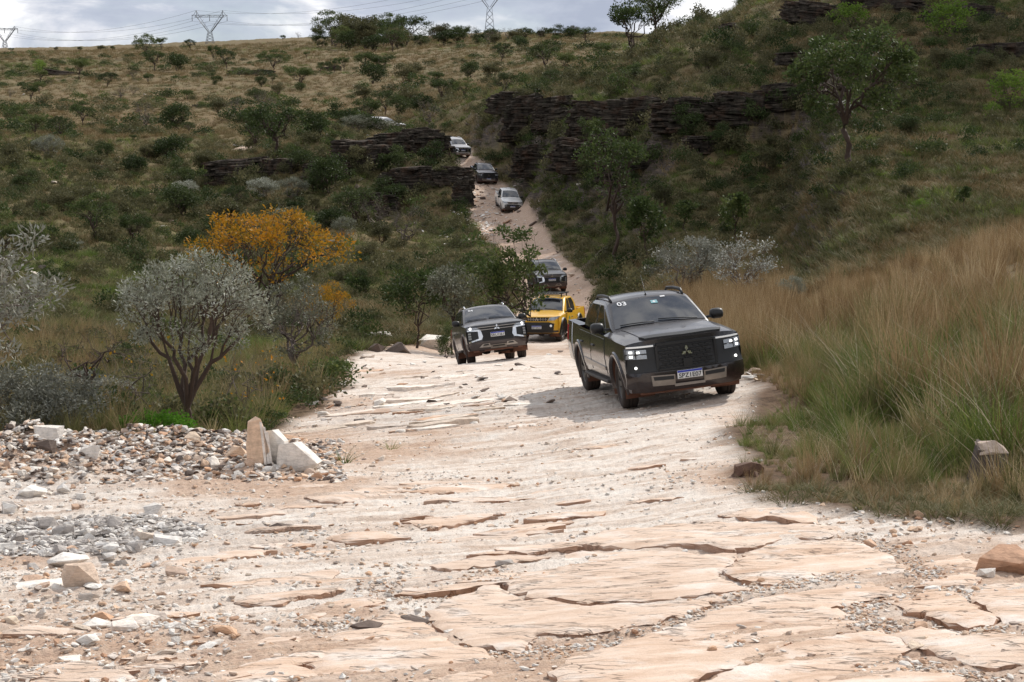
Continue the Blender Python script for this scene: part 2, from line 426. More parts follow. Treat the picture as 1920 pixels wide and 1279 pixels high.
def mat_stone(name, stops):
    m, t = newmat(name)
    oc = t.n('ShaderNodeTexCoord').outputs['Object']; rnd = t.n('ShaderNodeObjectInfo').outputs['Random']
    P = t.n('ShaderNodeNewGeometry').outputs['Position']
    c = t.ramp(rnd, stops)
    n = t.noise(P, 14, 6, .65); n2 = t.noise(t.mapping(oc, scl=(1, 1, 6)), 4, 5, .6)
    c = t.mix(.8, c, t.ramp(n, [(.3, .72), (.6, 1.15)]), 'MULTIPLY')
    c = t.mix(.5, c, t.ramp(n2, [(.35, .72), (.55, 1.05)]), 'MULTIPLY')
    out(t, pbsdf(t, c, .88, t.math('ADD', n, n2), .6, .02, Specular_IOR_Level=.2)); return m

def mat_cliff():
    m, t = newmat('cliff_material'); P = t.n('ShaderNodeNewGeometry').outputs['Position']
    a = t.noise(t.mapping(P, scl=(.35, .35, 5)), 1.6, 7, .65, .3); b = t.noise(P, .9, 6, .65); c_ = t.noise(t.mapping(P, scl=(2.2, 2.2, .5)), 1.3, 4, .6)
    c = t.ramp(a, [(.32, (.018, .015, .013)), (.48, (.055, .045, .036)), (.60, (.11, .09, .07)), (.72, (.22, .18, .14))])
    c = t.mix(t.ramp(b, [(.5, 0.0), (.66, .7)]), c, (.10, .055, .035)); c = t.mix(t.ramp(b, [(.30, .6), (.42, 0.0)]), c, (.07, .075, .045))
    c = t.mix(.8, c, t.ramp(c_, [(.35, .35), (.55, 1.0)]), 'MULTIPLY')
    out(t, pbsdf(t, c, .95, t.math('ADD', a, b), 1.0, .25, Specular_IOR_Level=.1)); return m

def mat_leaf(name, stops, trans=.3, rough=.6, vary=.42, spec=.12):
    m, t = newmat(name)
    rnd = t.n('ShaderNodeObjectInfo').outputs['Random']; lv = t.n('ShaderNodeAttribute', attribute_name='lv').outputs['Fac']
    f = t.math('ADD', t.math('MULTIPLY', lv, 1 - vary), t.math('MULTIPLY', rnd, vary))
    c = t.ramp(f, stops)
    a = pbsdf(t, c, rough, Specular_IOR_Level=spec); b = t.n('ShaderNodeBsdfTranslucent', {0: c}).outputs[0]
    out(t, t.n('ShaderNodeMixShader', {0: trans, 1: a, 2: b}).outputs[0]); return m

def mat_plain(name, col, rough=.6, metal=0.0, noise_amt=.25, nscale=8, **kw):
    m, t = newmat(name)
    oc = t.n('ShaderNodeTexCoord').outputs['Object']
    n = t.noise(oc, nscale, 4, .6)
    c = t.mix(noise_amt, col, t.ramp(n, [(.3, .45), (.7, 1.0)]), 'MULTIPLY')
    out(t, pbsdf(t, c, rough, n, .15, .01, Metallic=metal, **kw)); return m

def mat_paint(name, col, dust=(.30, .22, .16), amt=.5, rough=.28, metal=.3, low=.45, mud=(.26, .13, .08)):
    """car paint with road dust on its top faces and mud near the sills"""
    m, t = newmat(name)
    oc = t.n('ShaderNodeTexCoord').outputs['Object']
    z = t.n('ShaderNodeSeparateXYZ', {0: oc}).outputs[2]
    n = t.noise(oc, 3.5, 6, .65); n2 = t.noise(oc, 22, 4, .7)
    up = t.n('ShaderNodeSeparateXYZ', {0: t.n('ShaderNodeNewGeometry').outputs['Normal']}).outputs[2]
    fu = t.math('MULTIPLY', t.ramp(up, [(.45, 0.0), (.95, 1.0)]), t.ramp(n, [(.3, .35), (.7, 1.0)]))
    fl = t.math('MULTIPLY', t.ramp(t.math('ADD', z, t.math('MULTIPLY', t.math('SUBTRACT', n, .5), .7)), [(.25, 1.0), (.85, 0.08)]), t.ramp(n2, [(.3, .5), (.65, 1.0)]))
    c = t.mix(t.math('MULTIPLY', fu, amt), col, dust)
    c = t.mix(t.math('MULTIPLY', fl, low), c, mud)
    f = t.math('MAXIMUM', t.math('MULTIPLY', fu, amt), t.math('MULTIPLY', fl, low))
    r = t.math('ADD', rough, t.math('MULTIPLY', f, .5), clamp=True)
    mt = t.math('MULTIPLY', t.math('SUBTRACT', 1.0, f), metal)
    out(t, pbsdf(t, c, r, Metallic=mt, Coat_Weight=.5, Coat_Roughness=.08)); return m

def mat_emit(name, col, strength, base=(.8, .8, .8)):
    m, t = newmat(name)
    out(t, pbsdf(t, base, .15, Emission_Color=(*col, 1), Emission_Strength=strength)); return m

M = {}
M['ground'] = mat_ground(); M['slab'] = mat_slab()
M['st_mix'] = mat_stone('stone_mixed', [(0, (.68, .58, .49)), (.2, (.52, .42, .33)), (.4, (.80, .74, .66)), (.6, (.54, .34, .22)), (.75, (.40, .33, .28)), (.9, (.78, .70, .62)), (1, (.66, .50, .38))])
M['st_grey'] = mat_stone('stone_grey', [(0, (.46, .42, .385)), (.25, (.30, .265, .24)), (.5, (.60, .56, .51)), (.8, (.76, .72, .67)), (1, (.38, .34, .31))])
M['st_warm'] = mat_stone('stone_warm', [(0, (.60, .36, .22)), (.35, (.68, .50, .36)), (.6, (.46, .26, .16)), (.85, (.74, .60, .46)), (1, (.55, .42, .33))])
M['st_white'] = mat_stone('stone_white', [(0, (.78, .74, .68)), (1, (.70, .64, .57))])
M['st_dark'] = mat_stone('stone_dark', [(0, (.14, .10, .08)), (.5, (.10, .08, .07)), (1, (.2, .15, .12))])
M['cliff'] = mat_cliff(); _unused = ('cliff_rock', [(0, (.035, .030, .024)), (.4, (.07, .058, .045)), (.7, (.12, .098, .075)), (.9, (.19, .155, .115)), (1, (.03, .026, .022))])
M['bark'] = mat_plain('bark', (.075, .048, .034), .9, nscale=14, noise_amt=.6)
M['bark_grey'] = mat_plain('bark_grey', (.13, .10, .085), .9, nscale=14, noise_amt=.6)
M['leaf_green'] = mat_leaf('leaf_green', [(0, (.022, .034, .012)), (.45, (.058, .085, .026)), (.8, (.12, .145, .045)), (1, (.22, .22, .085))])
M['leaf_dark'] = mat_leaf('leaf_dark', [(0, (.016, .026, .009)), (.5, (.042, .062, .02)), (1, (.10, .12, .045))])
M['leaf_light'] = mat_leaf('leaf_light', [(0, (.06, .11, .015)), (.6, (.13, .21, .03)), (1, (.22, .28, .06))], .4)
M['leaf_silver'] = mat_leaf('leaf_silver', [(0, (.07, .072, .042)), (.35, (.16, .165, .115)), (.7, (.29, .30, .235)), (.88, (.46, .47, .40)), (1, (.66, .66, .60))], .15, .5)
M['leaf_orange'] = mat_leaf('leaf_orange', [(0, (.05, .065, .012)), (.3, (.15, .135, .018)), (.55, (.40, .21, .018)), (1, (.55, .19, .015))], .3)
M['leaf_olive'] = mat_leaf('leaf_olive', [(0, (.045, .048, .022)), (.5, (.10, .098, .046)), (1, (.20, .175, .09))])
M['fern'] = mat_leaf('fern_green', [(0, (.04, .10, .012)), (1, (.10, .24, .02))], .45)
M['g_dry'] = mat_leaf('grass_dry', [(0, (.115, .068, .033)), (.3, (.22, .14, .066)), (.65, (.36, .26, .14)), (1, (.60, .48, .30))], .2, .7, .6)
M['g_mix'] = mat_leaf('grass_mixed', [(0, (.075, .09, .03)), (.4, (.17, .165, .065)), (.7, (.30, .23, .115)), (1, (.55, .45, .28))], .25, .7, .6)
M['g_green'] = mat_leaf('grass_green', [(0, (.045, .075, .015)), (.5, (.12, .165, .035)), (1, (.25, .26, .085))], .3, .6, .6)
M['g_hill'] = mat_leaf('grass_hill', [(0, (.085, .055, .024)), (.4, (.17, .12, .055)), (.75, (.25, .19, .095)), (1, (.36, .29, .17))], .2, .7, .5)
M['g_hillmix'] = mat_leaf('grass_hill_mixed', [(0, (.045, .055, .018)), (.5, (.105, .105, .042)), (1, (.22, .18, .09))], .2, .7, .5)
M['leaf_silver_b'] = mat_leaf('leaf_silver_bright', [(0, (.07, .07, .045)), (.4, (.18, .18, .14)), (.75, (.32, .325, .28)), (1, (.70, .70, .65))], .15, .5)
M['g_pale'] = mat_leaf('grass_pale', [(0, (.42, .34, .22)), (1, (.66, .58, .44))], .2, .7)
M['blk'] = mat_paint('paint_black', (.005, .0055, .009), dust=(.16, .13, .11), amt=.34, low=.12, rough=.2, metal=.0)
M['dgrey'] = mat_paint('paint_dark_grey', (.035, .037, .042), dust=(.22, .18, .15), amt=.35, low=.22)
M['yellow'] = mat_paint('paint_yellow', (.78, .43, .018), amt=.12, metal=0.0, low=.35)
M['whitep'] = mat_paint('paint_white', (.74, .73, .70), amt=.15, metal=0.0, low=.3, mud=(.45, .28, .2))
M['silverp'] = mat_paint('paint_silver', (.42, .42, .42), amt=.15, low=.25)
M['navy'] = mat_paint('paint_navy', (.010, .012, .026), amt=.2, low=.2)
M['glass'] = None
m, t = newmat('car_glass')
oc = t.n('ShaderNodeTexCoord').outputs['Object']; gn = t.noise(oc, 5, 5, .65)
out(t, pbsdf(t, t.mix(t.ramp(gn, [(.45, 0.0), (.8, .22)]), (.010, .013, .018), (.16, .14, .12)), t.ramp(gn, [(.35, .015), (.8, .15)]), Specular_IOR_Level=.9, IOR=1.6))
M['glass'] = m
M['plastic'] = mat_plain('black_plastic', (.010, .010, .010), .5, noise_amt=.3)
M['plastic_dust'] = mat_plain('dusty_plastic', (.055, .045, .038), .7, noise_amt=.5)
M['rubber'] = mat_plain('tyre_rubber', (.042, .030, .024), .9, noise_amt=.6, nscale=20)
M['rim'] = mat_plain('rim_metal', (.10, .095, .09), .4, .6, noise_amt=.4)
M['rim_l'] = mat_plain('rim_light', (.38, .36, .34), .4, .7, noise_amt=.4)
M['chrome'] = mat_plain('chrome', (.75, .75, .75), .16, 1.0, noise_amt=.2)
M['satin'] = mat_plain('satin_trim', (.40, .37, .34), .38, .8, noise_amt=.35)
M['skid'] = mat_plain('skid_plate_metal', (.34, .30, .26), .5, .5, noise_amt=.5)
M['lens'] = mat_plain('lamp_lens', (.42, .44, .46), .08, .3, noise_amt=.5, nscale=40)
M['lit'] = mat_emit('lit_lamp', (1, .98, .93), 2.6)
M['lit_soft'] = mat_emit('lit_strip', (1, .98, .95), .3, (.5, .5, .5))
M['red'] = mat_plain('red_lens', (.45, .02, .015), .2)
M['plate_w'] = mat_plain('plate_white', (.72, .72, .70), .5, noise_amt=.12)
M['plate_b'] = mat_plain('plate_blue', (.02, .04, .36), .5, noise_amt=.1)
M['white'] = mat_plain('white_sticker', (.82, .82, .82), .5, noise_amt=.05)
M['ink'] = mat_plain('black_ink', (.015, .015, .015), .6, noise_amt=.05)
M['under'] = mat_plain('underbody', (.05, .030, .022), .9, noise_amt=.6)
M['mudliner'] = mat_plain('muddy_liner', (.17, .075, .045), .9, noise_amt=.6)
M['teal'] = mat_plain('teal_sticker', (.20, .42, .45), .5, noise_amt=.1)
M['steel'] = mat_plain('galvanised_steel', (.20, .21, .23), .6, .4, noise_amt=.1)
M['wire'] = mat_plain('power_line_metal', (.07, .075, .085), .6, .3, noise_amt=.05)

# ------------------------------------------------------------------ ground sheet
cu = np.concatenate([np.linspace(-3400, -900, 26)[:-1], np.linspace(-900, -40, 44)[:-1], np.linspace(-40, 1960, 640), np.linspace(1960, 2900, 48)[1:], np.linspace(2900, 5500, 26)[1:]])
def _rows():
    D = [2.0]
    while D[-1] < 1480:
        d = D[-1]
        if d < 8: s = .25
        elif d < 18: s = .032 * (d / 9) ** 1.1
        elif d < 30: s = .07
        elif d < 60: s = .13 * (d / 30)
        elif d < 230: s = .55 * (d / 90) ** .7
        elif d < 400: s = 2.5
        else: s = 9
        D.append(d + s)
    return np.array(D)
rD = _rows()
UU, DD = np.meshgrid(cu, rD)
GX = (UU - 960) / F * DD; GY = DD
GZ = Zd(GX.ravel(), GY.ravel()).reshape(GX.shape)
nr, nc = GX.shape
idx = np.arange(nr * nc).reshape(nr, nc)
quads = np.stack([idx[:-1, :-1], idx[:-1, 1:], idx[1:, 1:], idx[1:, :-1]], -1).reshape(-1, 4)
gx, gy = GX.ravel(), GY.ravel()
rdm = road(gx, gy)
def blobs(bl, x, y):
    s = np.zeros_like(x)
    for px, py, rx, ry, a in bl:
        c = G(px, py); s += a * np.exp(-((x - c.x) / rx) ** 2 - ((y - c.y) / ry) ** 2)
    return s
ORB = [(1100, 1240, 2.2, 1.6, .45), (500, 1230, 1.6, 1.2, .4), (1700, 1200, 1.6, 2, .5), (1100, 1060, 3, 1.6, .3), (715, 640, 2.6, 6, .9), (600, 765, 1.2, 3.0, .7), (760, 700, 1.5, 3, .5), (560, 820, .9, 1.5, .6), (1410, 800, .6, 3, .5), (640, 850, 1.8, 1.6, .9), (520, 920, 1.3, 1.4, .6), (950, 800, 2.0, 1.2, .5), (60, 1200, .8, 1.0, .7), (60, 1050, .8, 1.0, .35), (1400, 890, .9, 1.5, .6), (650, 1150, .35, .3, .6), (1880, 1050, 1.2, 1.3, .7),
       (1000, 660, 4, 6, .55), (1030, 560, 2.5, 10, .5), (950, 440, 3, 15, .6), (300, 860, 2, 1.2, .9), (60, 860, 1.2, 1.2, .8), (480, 905, 1.4, .8, .6), (1010, 1235, .3, .3, .5)]
GRB = [(150, 1000, 1.2, 1.1, .9), (60, 920, 1.0, 1.0, .5), (420, 1000, 1.0, 1.0, .25), (700, 1120, .3, .5, .25), (800, 780, 1.8, 1.2, .5), (620, 770, 1.2, 1.0, .4)]
orr = np.clip(blobs(ORB, gx, gy) + .55 * sstep(62, 90, gy), 0, 1) ; gry = np.clip(blobs(GRB, gx, gy), 0, 1)
msk = np.stack([rdm, orr, gry, np.ones_like(rdm)], -1)
gme = mesh_np('ground', np.stack([gx, gy, GZ.ravel()], -1), quads, M['ground'], True, {'mask': msk, 'dry': dryness(gx, gy), 'soil': np.clip(sstep(-.9, 0, 0 * gx) * 0 + (1 - sstep(.6, 2.2, np.maximum((960 + F * gx / gy - np.interp(gy, RDa[:, 0], RDa[:, 2])) / F * gy, 0))) * (gy < 60) * (gx > 0) + .9 * (1 - sstep(.2, 1.6, np.maximum((np.interp(gy, RDa[:, 0], RDa[:, 1]) - 960 - F * gx / gy) / F * gy, 0))) * (gy > 24.5) * (gy < 100) * (gx < 0), 0, 1)})
ground = link('ground', gme); tag(ground, 'pale rocky track and grassy hills of the valley', None, None, 'structure')
# ground behind the camera, one sheet down to the same edge
bx = np.linspace(-60, 60, 61); by = np.linspace(-70, 2.0, 40)
BX, BY = np.meshgrid(bx, by)
bz = np.interp(BY.ravel(), [-70, -3, 2.0], [2.0, -1.6, float(Zb(np.array([0.]), np.array([2.0]))[0]) - .02]) - .01
bi = np.arange(BX.size).reshape(BX.shape)
bq = np.stack([bi[:-1, :-1], bi[:-1, 1:], bi[1:, 1:], bi[1:, :-1]], -1).reshape(-1, 4)
bme = mesh_np('ground', np.stack([BX.ravel(), BY.ravel(), bz], -1), bq, M['ground'], True,
              {'mask': np.tile([.8, .2, 0, 1], (BX.size, 1)), 'dry': np.full(BX.size, .6), 'soil': np.zeros(BX.size)})
b_ = link('ground', bme); tag(b_, 'rocky ground where the viewer stands', None, None, 'structure')

# ------------------------------------------------------------------ vehicles
def _inside(poly, pts):
    x, y = pts[:, 0], pts[:, 1]; r = np.zeros(len(pts), bool); n = len(poly); j = n - 1
    for i in range(n):
        xi, yi = poly[i]; xj, yj = poly[j]
        c = ((yi > y) != (yj > y)) & (x < (xj - xi) * (y - yi) / (yj - yi + 1e-12) + xi)
        r ^= c; j = i
    return r

def cdt(poly, res, jitter=0.0, resv=None):
    """triangulate a 2D polygon with inner points; returns verts, tris, boundary edges"""
    P = []
    n = len(poly); resv = resv or res
    for i in range(n):
        a = poly[i]; b = poly[(i + 1) % n]
        k = max(1, int(math.hypot((b[0] - a[0]) / res, (b[1] - a[1]) / resv) + .5))
        for j in range(k): P.append((a[0] + (b[0] - a[0]) * j / k, a[1] + (b[1] - a[1]) * j / k))
    nb = len(P)
    pa = np.array(P); x0, y0 = pa.min(0); x1, y1 = pa.max(0)
    gx_, gy_ = np.meshgrid(np.arange(x0 + res * .5, x1, res), np.arange(y0 + resv * .5, y1, resv))
    g = np.stack([gx_.ravel(), gy_.ravel()], -1)
    if len(g):
        g = g + (RNG.random(g.shape) - .5) * [res * .2, resv * .2]
        g = g[_inside(P, g)]
        if len(g):
            d = np.full(len(g), 9e9)
            for i in range(nb): d = np.minimum(d, ((g[:, 0] - pa[i, 0]) / res) ** 2 + ((g[:, 1] - pa[i, 1]) / resv) ** 2)
            g = g[d > .16]
    V = [Vector(p) for p in P] + [Vector(p) for p in (g if len(g) else [])]
    vo, eo, fo, _, _, _ = MG.delaunay_2d_cdt(V, [], [list(range(nb))], 1, 1e-6)
    tris = [tuple(f) for f in fo]
    cnt = {}
    for f in tris:
        for i in range(len(f)):
            e = (f[i], f[(i + 1) % len(f)]); cnt[e] = 1
    bd = [e for e in cnt if (e[1], e[0]) not in cnt]
    return [tuple(v) for v in vo], tris, bd

def patch(name, poly, fn, dv, mat, parent, off=0.0, thick=0.02, res=0.12, smooth=True, label=None):
    """a panel: 2D outline laid on the surface fn(u,v), pushed out along dv, with walls of its thickness"""
    V, Fs, bd = cdt(poly, res)
    dv = Vector(dv)
    top = [Vector(fn(u, v)) + dv * off for u, v in V]
    nrm = Vector()
    for f in Fs: nrm += (top[f[1]] - top[f[0]]).cross(top[f[2]] - top[f[0]])
    if nrm.dot(dv) < 0:
        Fs = [tuple(reversed(f)) for f in Fs]; bd = [(b, a) for a, b in bd]
    mb = MB(); mb.add(top, Fs, smooth)
    wv = []; wf = []
    for a, b in bd:
        k = len(wv); wv += [top[a], top[b], top[b] - dv * thick, top[a] - dv * thick]; wf.append((k, k + 3, k + 2, k + 1))
    mb.add(wv, wf, False)
    o = mb.build(name, mat, parent)
    if label: o['label'] = label
    return o

def text_mesh(s, size, depth=.002):
    c = bpy.data.curves.new('txt', 'FONT'); c.body = s; c.size = size; c.extrude = depth; c.align_x = 'CENTER'; c.align_y = 'CENTER'; c.resolution_u = 3; c.offset = size * .012
    o = bpy.data.objects.new('txt', c); COL.objects.link(o)
    bpy.context.view_layer.update()
    me = bpy.data.meshes.new_from_object(o.evaluated_get(bpy.context.evaluated_depsgraph_get()))
    bpy.data.objects.remove(o); bpy.data.curves.remove(c)
    return me

def lerp_tab(tab, x):
    xs = [a for a, b in tab]; ys = [b for a, b in tab]
    return float(np.interp(x, xs, ys))

def wheel(parent, c, side, r=.39, wd=.265, rim='rim', spokes=6, steer=0.0, seg=40):
    w_ = empty('wheel'); w_.parent = parent; w_.location = c; w_.rotation_euler = (0, 0, steer)
    h = wd / 2
    prof = [(r * .60, -h * .80), (r * .64, -h * .96), (r * .80, -h), (r * .93, -h * .93), (r * .985, -h * .78), (r, -h * .5), (r, -h * .28), (r * .97, -h * .24), (r * .97, -h * .16), (r, -h * .12), (r, h * .12), (r * .97, h * .16), (r * .97, h * .24), (r, h * .28), (r, h * .5), (r * .985, h * .78), (r * .93, h * .93), (r * .80, h), (r * .64, h * .96), (r * .60, h * .80)]
    mb = MB(); mb.lathe(prof, seg * 2, mod=lambda k, j: (-.012 if (k % 4 < 1 and (j in (4, 5, 14, 15) )) else 0)); mb.build('tyre', M['rubber'], w_)
    rm = MB(); s = side
    pr = [(r * .62, -h * .8 * s), (r * .62, h * .80 * s), (r * .585, h * .82 * s), (r * .56, h * .70 * s), (r * .54, h * .1 * s)]
    rm.lathe(pr, seg)
    rm.lathe([(0.001, h * .62 * s), (r * .14, h * .62 * s), (r * .17, h * .5 * s), (r * .17, 0)], 16)
    for k in range(spokes):
        t = 2 * pi * k / spokes
        for dd in (-.11, .11):
            t0, t1 = t + dd * .6, t + dd * 1.25
            for a, b in ((.14, .57),):
                vs = []
                for (tt, rr, hw, yy) in ((t0, a, .022, .60), (t1, b, .028, .74)):
                    cx, cz = cos(tt) * rr * r, sin(tt) * rr * r; nx, nz = -sin(tt) * hw, cos(tt) * hw
                    vs += [(cx - nx, h * yy * s, cz - nz), (cx + nx, h * yy * s, cz + nz), (cx - nx, h * (yy - .35) * s, cz - nz), (cx + nx, h * (yy - .35) * s, cz + nz)]
                rm.hull(vs)
    rm.build('rim', M[rim], w_)
    dk = MB(); dk.lathe([(.001, h * .05 * s), (r * .55, h * .05 * s)], 20); dk.build('brake_disc', M['under'], w_)
    return w_

def make_car(root, S):
    """S: specification of a pickup or a wagon. x forward from the front axle, y to its left, z up"""
    W = S['W']; wb = S['wb']; xr = S['xr']; Ra = S.get('Ra', .47); rw = S.get('rw', .39); pnt = M[S['paint']]
    zsill = .44
    pt = [(xr, .955), (xr + .35, .985), (-wb * .9, 1.0), (.1, 1.0), (.45, .985), (.8, .955), (1.1, .93)]
    st = [(.25, .93), (.42, .965), (.62, .992), (.80, 1.0), (.92, .985), (1.02, .972), (1.12, .955), (1.25, .93), (1.35, .91)]
    shl = S['shoulder']; hood = S['hood']; nose = S['nose']
    zs = lambda x: lerp_tab(shl, x)
    def side_y(x, z): return W * lerp_tab(pt, x) * lerp_tab(st, z)
    def fascia_x(y, z):
        q = min(1.0, abs(y) / W)
        return lerp_tab(nose, z) - .05 * q ** 2 - .24 * q ** 7
    def side(s): return lambda x, z: (x, s * side_y(x, z), z)
    def fas(y, z): return (fascia_x(y, z), y, z)
    def top_z(x, y):
        yy = side_y(x, zs(x)); q = min(1, abs(y) / yy)
        return zs(x) + (lerp_tab(hood, x) - zs(x)) * (1 - q ** 5)
    zfront = zs(.8)
    # ---- body shell: side skins with wheel arches, fascia, hood surface
    mb = MB(); zb0 = S.get('zb', .42)
    for s in (1, -1):
        nz = 14; xs = np.concatenate([np.arange(xr, -wb - .6, .12), np.arange(-wb - .6, -wb + .6, .045), np.arange(-wb + .6, -.6, .15), np.arange(-.6, .62, .045), [.66, .72, 1.0]])
        vs = []; nx = len(xs)
        for i, x in enumerate(xs):
            for k in range(nz + 1):
                f = k / nz
                xx = x
                zt_ = zs(min(x, .8))
                zlo = zb0 if -wb * .9 < x < -.3 else S.get('zb_end', .32) if x > 0 else .5
                z = zlo + (zt_ - zlo) * f
                if i == nx - 1: xx = fascia_x(side_y(.8, z), z)
                for ax in (0, -wb):
                    dx, dz = xx - ax, z - rw
                    d = math.hypot(dx, dz)
                    if Ra - .05 < d < Ra + .03 and z < 1.0:
                        xx = ax + dx / d * Ra; z = rw + dz / d * Ra
                vs.append((xx, s * side_y(xx, z), z))
        fs = []
        for i in range(nx - 1):
            for k in range(nz):
                a = [i * (nz + 1) + k, (i + 1) * (nz + 1) + k, (i + 1) * (nz + 1) + k + 1, i * (nz + 1) + k + 1]
                cx = sum(vs[q][0] for q in a) / 4; cz = sum(vs[q][2] for q in a) / 4
                if any(math.hypot(cx - ax, cz - rw) < Ra - .004 for ax in (0, -wb)): continue
                fs.append(tuple(a) if s < 0 else tuple(reversed(a)))
        mb.add(vs, fs, True)
    nyy = 28; vs = []; fs = []; zl = S.get('zb_end', .32); nz = 14
    ye = side_y(.72, .8)
    for i in range(nyy + 1):
        y = -1 + 2 * i / nyy; y = math.copysign(abs(y) ** .75, y)
        for k in range(nz + 1):
            z = zl + (zfront - zl) * k / nz
            vs.append(fas(y * side_y(.8, z), z))
    for i in range(nyy):
        for k in range(nz):
            a = (i * (nz + 1) + k, (i + 1) * (nz + 1) + k, (i + 1) * (nz + 1) + k + 1, i * (nz + 1) + k + 1); fs.append(a)
    mb.add(vs, fs, True)
    # hood / cowl surface, front edge follows the fascia
    vs = []; fs = []; nxh = 14
    xb = S['ws_x0'] - .25
    for i in range(nyy + 1):
        y = -1 + 2 * i / nyy; y = math.copysign(abs(y) ** .6, y)
        for k in range(nxh + 1):
            f = k / nxh; yy = y * side_y(.5, zfront)
            xe = fascia_x(yy, zfront); x = xb + (xe - xb) * f
            yv = y * side_y(x, zs(x))
            vs.append((x, yv, top_z(min(x, .93), yv) if k < nxh else top_z(x, yv) ))
    for i in range(nyy):
        for k in range(nxh): fs.append((i * (nxh + 1) + k, i * (nxh + 1) + k + 1, (i + 1) * (nxh + 1) + k + 1, (i + 1) * (nxh + 1) + k))
    mb.add(vs, fs, True)
    # lip between the hood edge and the fascia top
    vs = []; fs = []
    for i in range(nyy + 1):
        y = -1 + 2 * i / nyy; y = math.copysign(abs(y) ** .6, y); yy = y * side_y(.5, zfront); xe = fascia_x(yy, zfront)
        yv = y * side_y(xe, zs(xe)); vs += [(xe, yv, top_z(xe, yv)), (fascia_x(y * side_y(.8, zfront), zfront), y * side_y(.8, zfront), zfront - .01)]
    for i in range(nyy): fs.append((2 * i, 2 * i + 1, 2 * i + 3, 2 * i + 2))
    mb.add(vs, fs, True)
    # tail
    vs = []; fs = []
    for i in range(9):
        y = -1 + 2 * i / 8
        for k in range(8):
            z = .5 + (zs(xr) - .5) * k / 7; vs.append((xr, y * side_y(xr, z), z))
    for i in range(8):
        for k in range(7): fs.append((i * 8 + k, i * 8 + k + 1, (i + 1) * 8 + k + 1, (i + 1) * 8 + k))
    mb.add(vs, fs, False)
    if S['kind'] == 'pickup':       # bed rims, inner walls and floor
        x0, x1 = xr + .06, S['cab_x1'] - .02
        for s in (1, -1):
            a = [(xr, s * side_y(xr, zs(xr)), zs(xr)), (x1, s * side_y(x1, zs(x1)), zs(x1)), (x1, s * .74, zs(x1)), (xr, s * .74, zs(xr))]
            mb.add(a, [(0, 1, 2, 3) if s < 0 else (3, 2, 1, 0)])
            a = [(xr, s * .74, zs(xr)), (x1, s * .74, zs(x1)), (x1, s * .74, .72), (xr, s * .74, .72)]
            mb.add(a, [(0, 1, 2, 3)])
        mb.box(xr, x0, -.74, .74, .72, zs(xr)); mb.box(x0, x1, -.74, .74, .68, .72)
    mb.build('body', pnt, root)
    # ---- cabin
    gx = S['gh']                      # list of (x, height at centre line)
    yb, yt = S['gh_w']; zb_ = S['gh_z0']; ztm = max(h for x, h in gx)
    def gh_y(z): return yb + (yt - yb) * ((z - zb_) / (ztm - zb_)) ** 1.15 if z > zb_ else yb
    def gh_top(x, y):
        h = lerp_tab(gx, x); yy = gh_y(h - S['crown']); q = min(1, abs(y) / yy); return h - S['crown'] * q ** 2.4
    gb = MB(); xs = sorted(set([round(v, 3) for a, b in zip(gx[:-1], gx[1:]) for v in np.linspace(a[0], b[0], 5)]))
    vs = []; m = 0
    for x in xs:
        h = lerp_tab(gx, x); he = max(h - S['crown'], zb_ + .005); row = []
        for k in range(5): z = zb_ - .03 + (he - .03 - zb_ + .03) * k / 4 if he > zb_ + .05 else zb_ - .03 + (he - zb_ + .03) * k / 4; row.append((gh_y(z), z))
        ye_ = gh_y(he); row.append((ye_ - .02, he - .004))
        for f in (.93, .8, .6, .3, 0): row.append(((ye_ - .02) * f, gh_top(x, ye_ * f)))
        full = [(x, y, z) for y, z in row] + [(x, -y, z) for y, z in reversed(row[:-1])]
        m = len(full); vs += full
    fs = []
    for i in range(len(xs) - 1):
        for k in range(m - 1): fs.append((i * m + k, i * m + k + 1, (i + 1) * m + k + 1, (i + 1) * m + k))
    fs = [tuple(reversed(f)) for f in fs]
    fs.append(tuple(range(m - 1, -1, -1)))
    gb.add(vs, fs[:-1], True); gb.add(vs[:m], [tuple(range(m))], False)
    gb.build('cab', pnt, root)
    # windscreen
    x0, x1 = S['ws_x0'], S['ws_x1']
    def wsf(x, y): return (x, y, gh_top(x, y))
    dvw = Vector((lerp_tab(gx, x1) - lerp_tab(gx, x0), 0, x0 - x1)).normalized()
    wy0, wy1 = gh_y(lerp_tab(gx, x0) - S['crown']) - .06, gh_y(lerp_tab(gx, x1) - S['crown']) - .055
    xa, xb2 = x0 - .06, x1 + .05
    patch('windscreen', [(xa, -wy0), (xa + .02, 0), (xa, wy0), ((xa + xb2) / 2, (wy0 + wy1) / 2 + .005), (xb2 + .03, wy1), (xb2, wy1 - .06), (xb2 - .01, 0), (xb2, -wy1 + .06), (xb2 + .03, -wy1), ((xa + xb2) / 2, -(wy0 + wy1) / 2 - .005)], wsf, dvw, M['glass'], root, .006, .012, .1)
    # windows and doors
    zlo, zhi = zb_ + .035, ztm - S['crown'] - .07
    for s in (1, -1):
        gfn = lambda x, z, s=s: (x, s * gh_y(z), z)
        for wp in S['windows']:
            poly = [(x, zlo + (zhi - zlo) * f) for x, f in wp]
            patch('window', poly, gfn, (0, s, 0), M['glass'], root, .006, .012, .2)
        for d in S['doors']:
            dr = patch('door', d, side(s), (0, s, 0), pnt, root, .007, .02, .14)
            xh = min(x for x, z in d) + .12 if True else 0
            hb = MB(); yy = s * side_y(xh, .96); hb.box(xh, xh + .2, min(yy, yy + s * .035), max(yy, yy + s * .035), zb_ - .20, zb_ - .165, .012); hb.build('handle', M[S.get('handle', 'plastic')], dr)
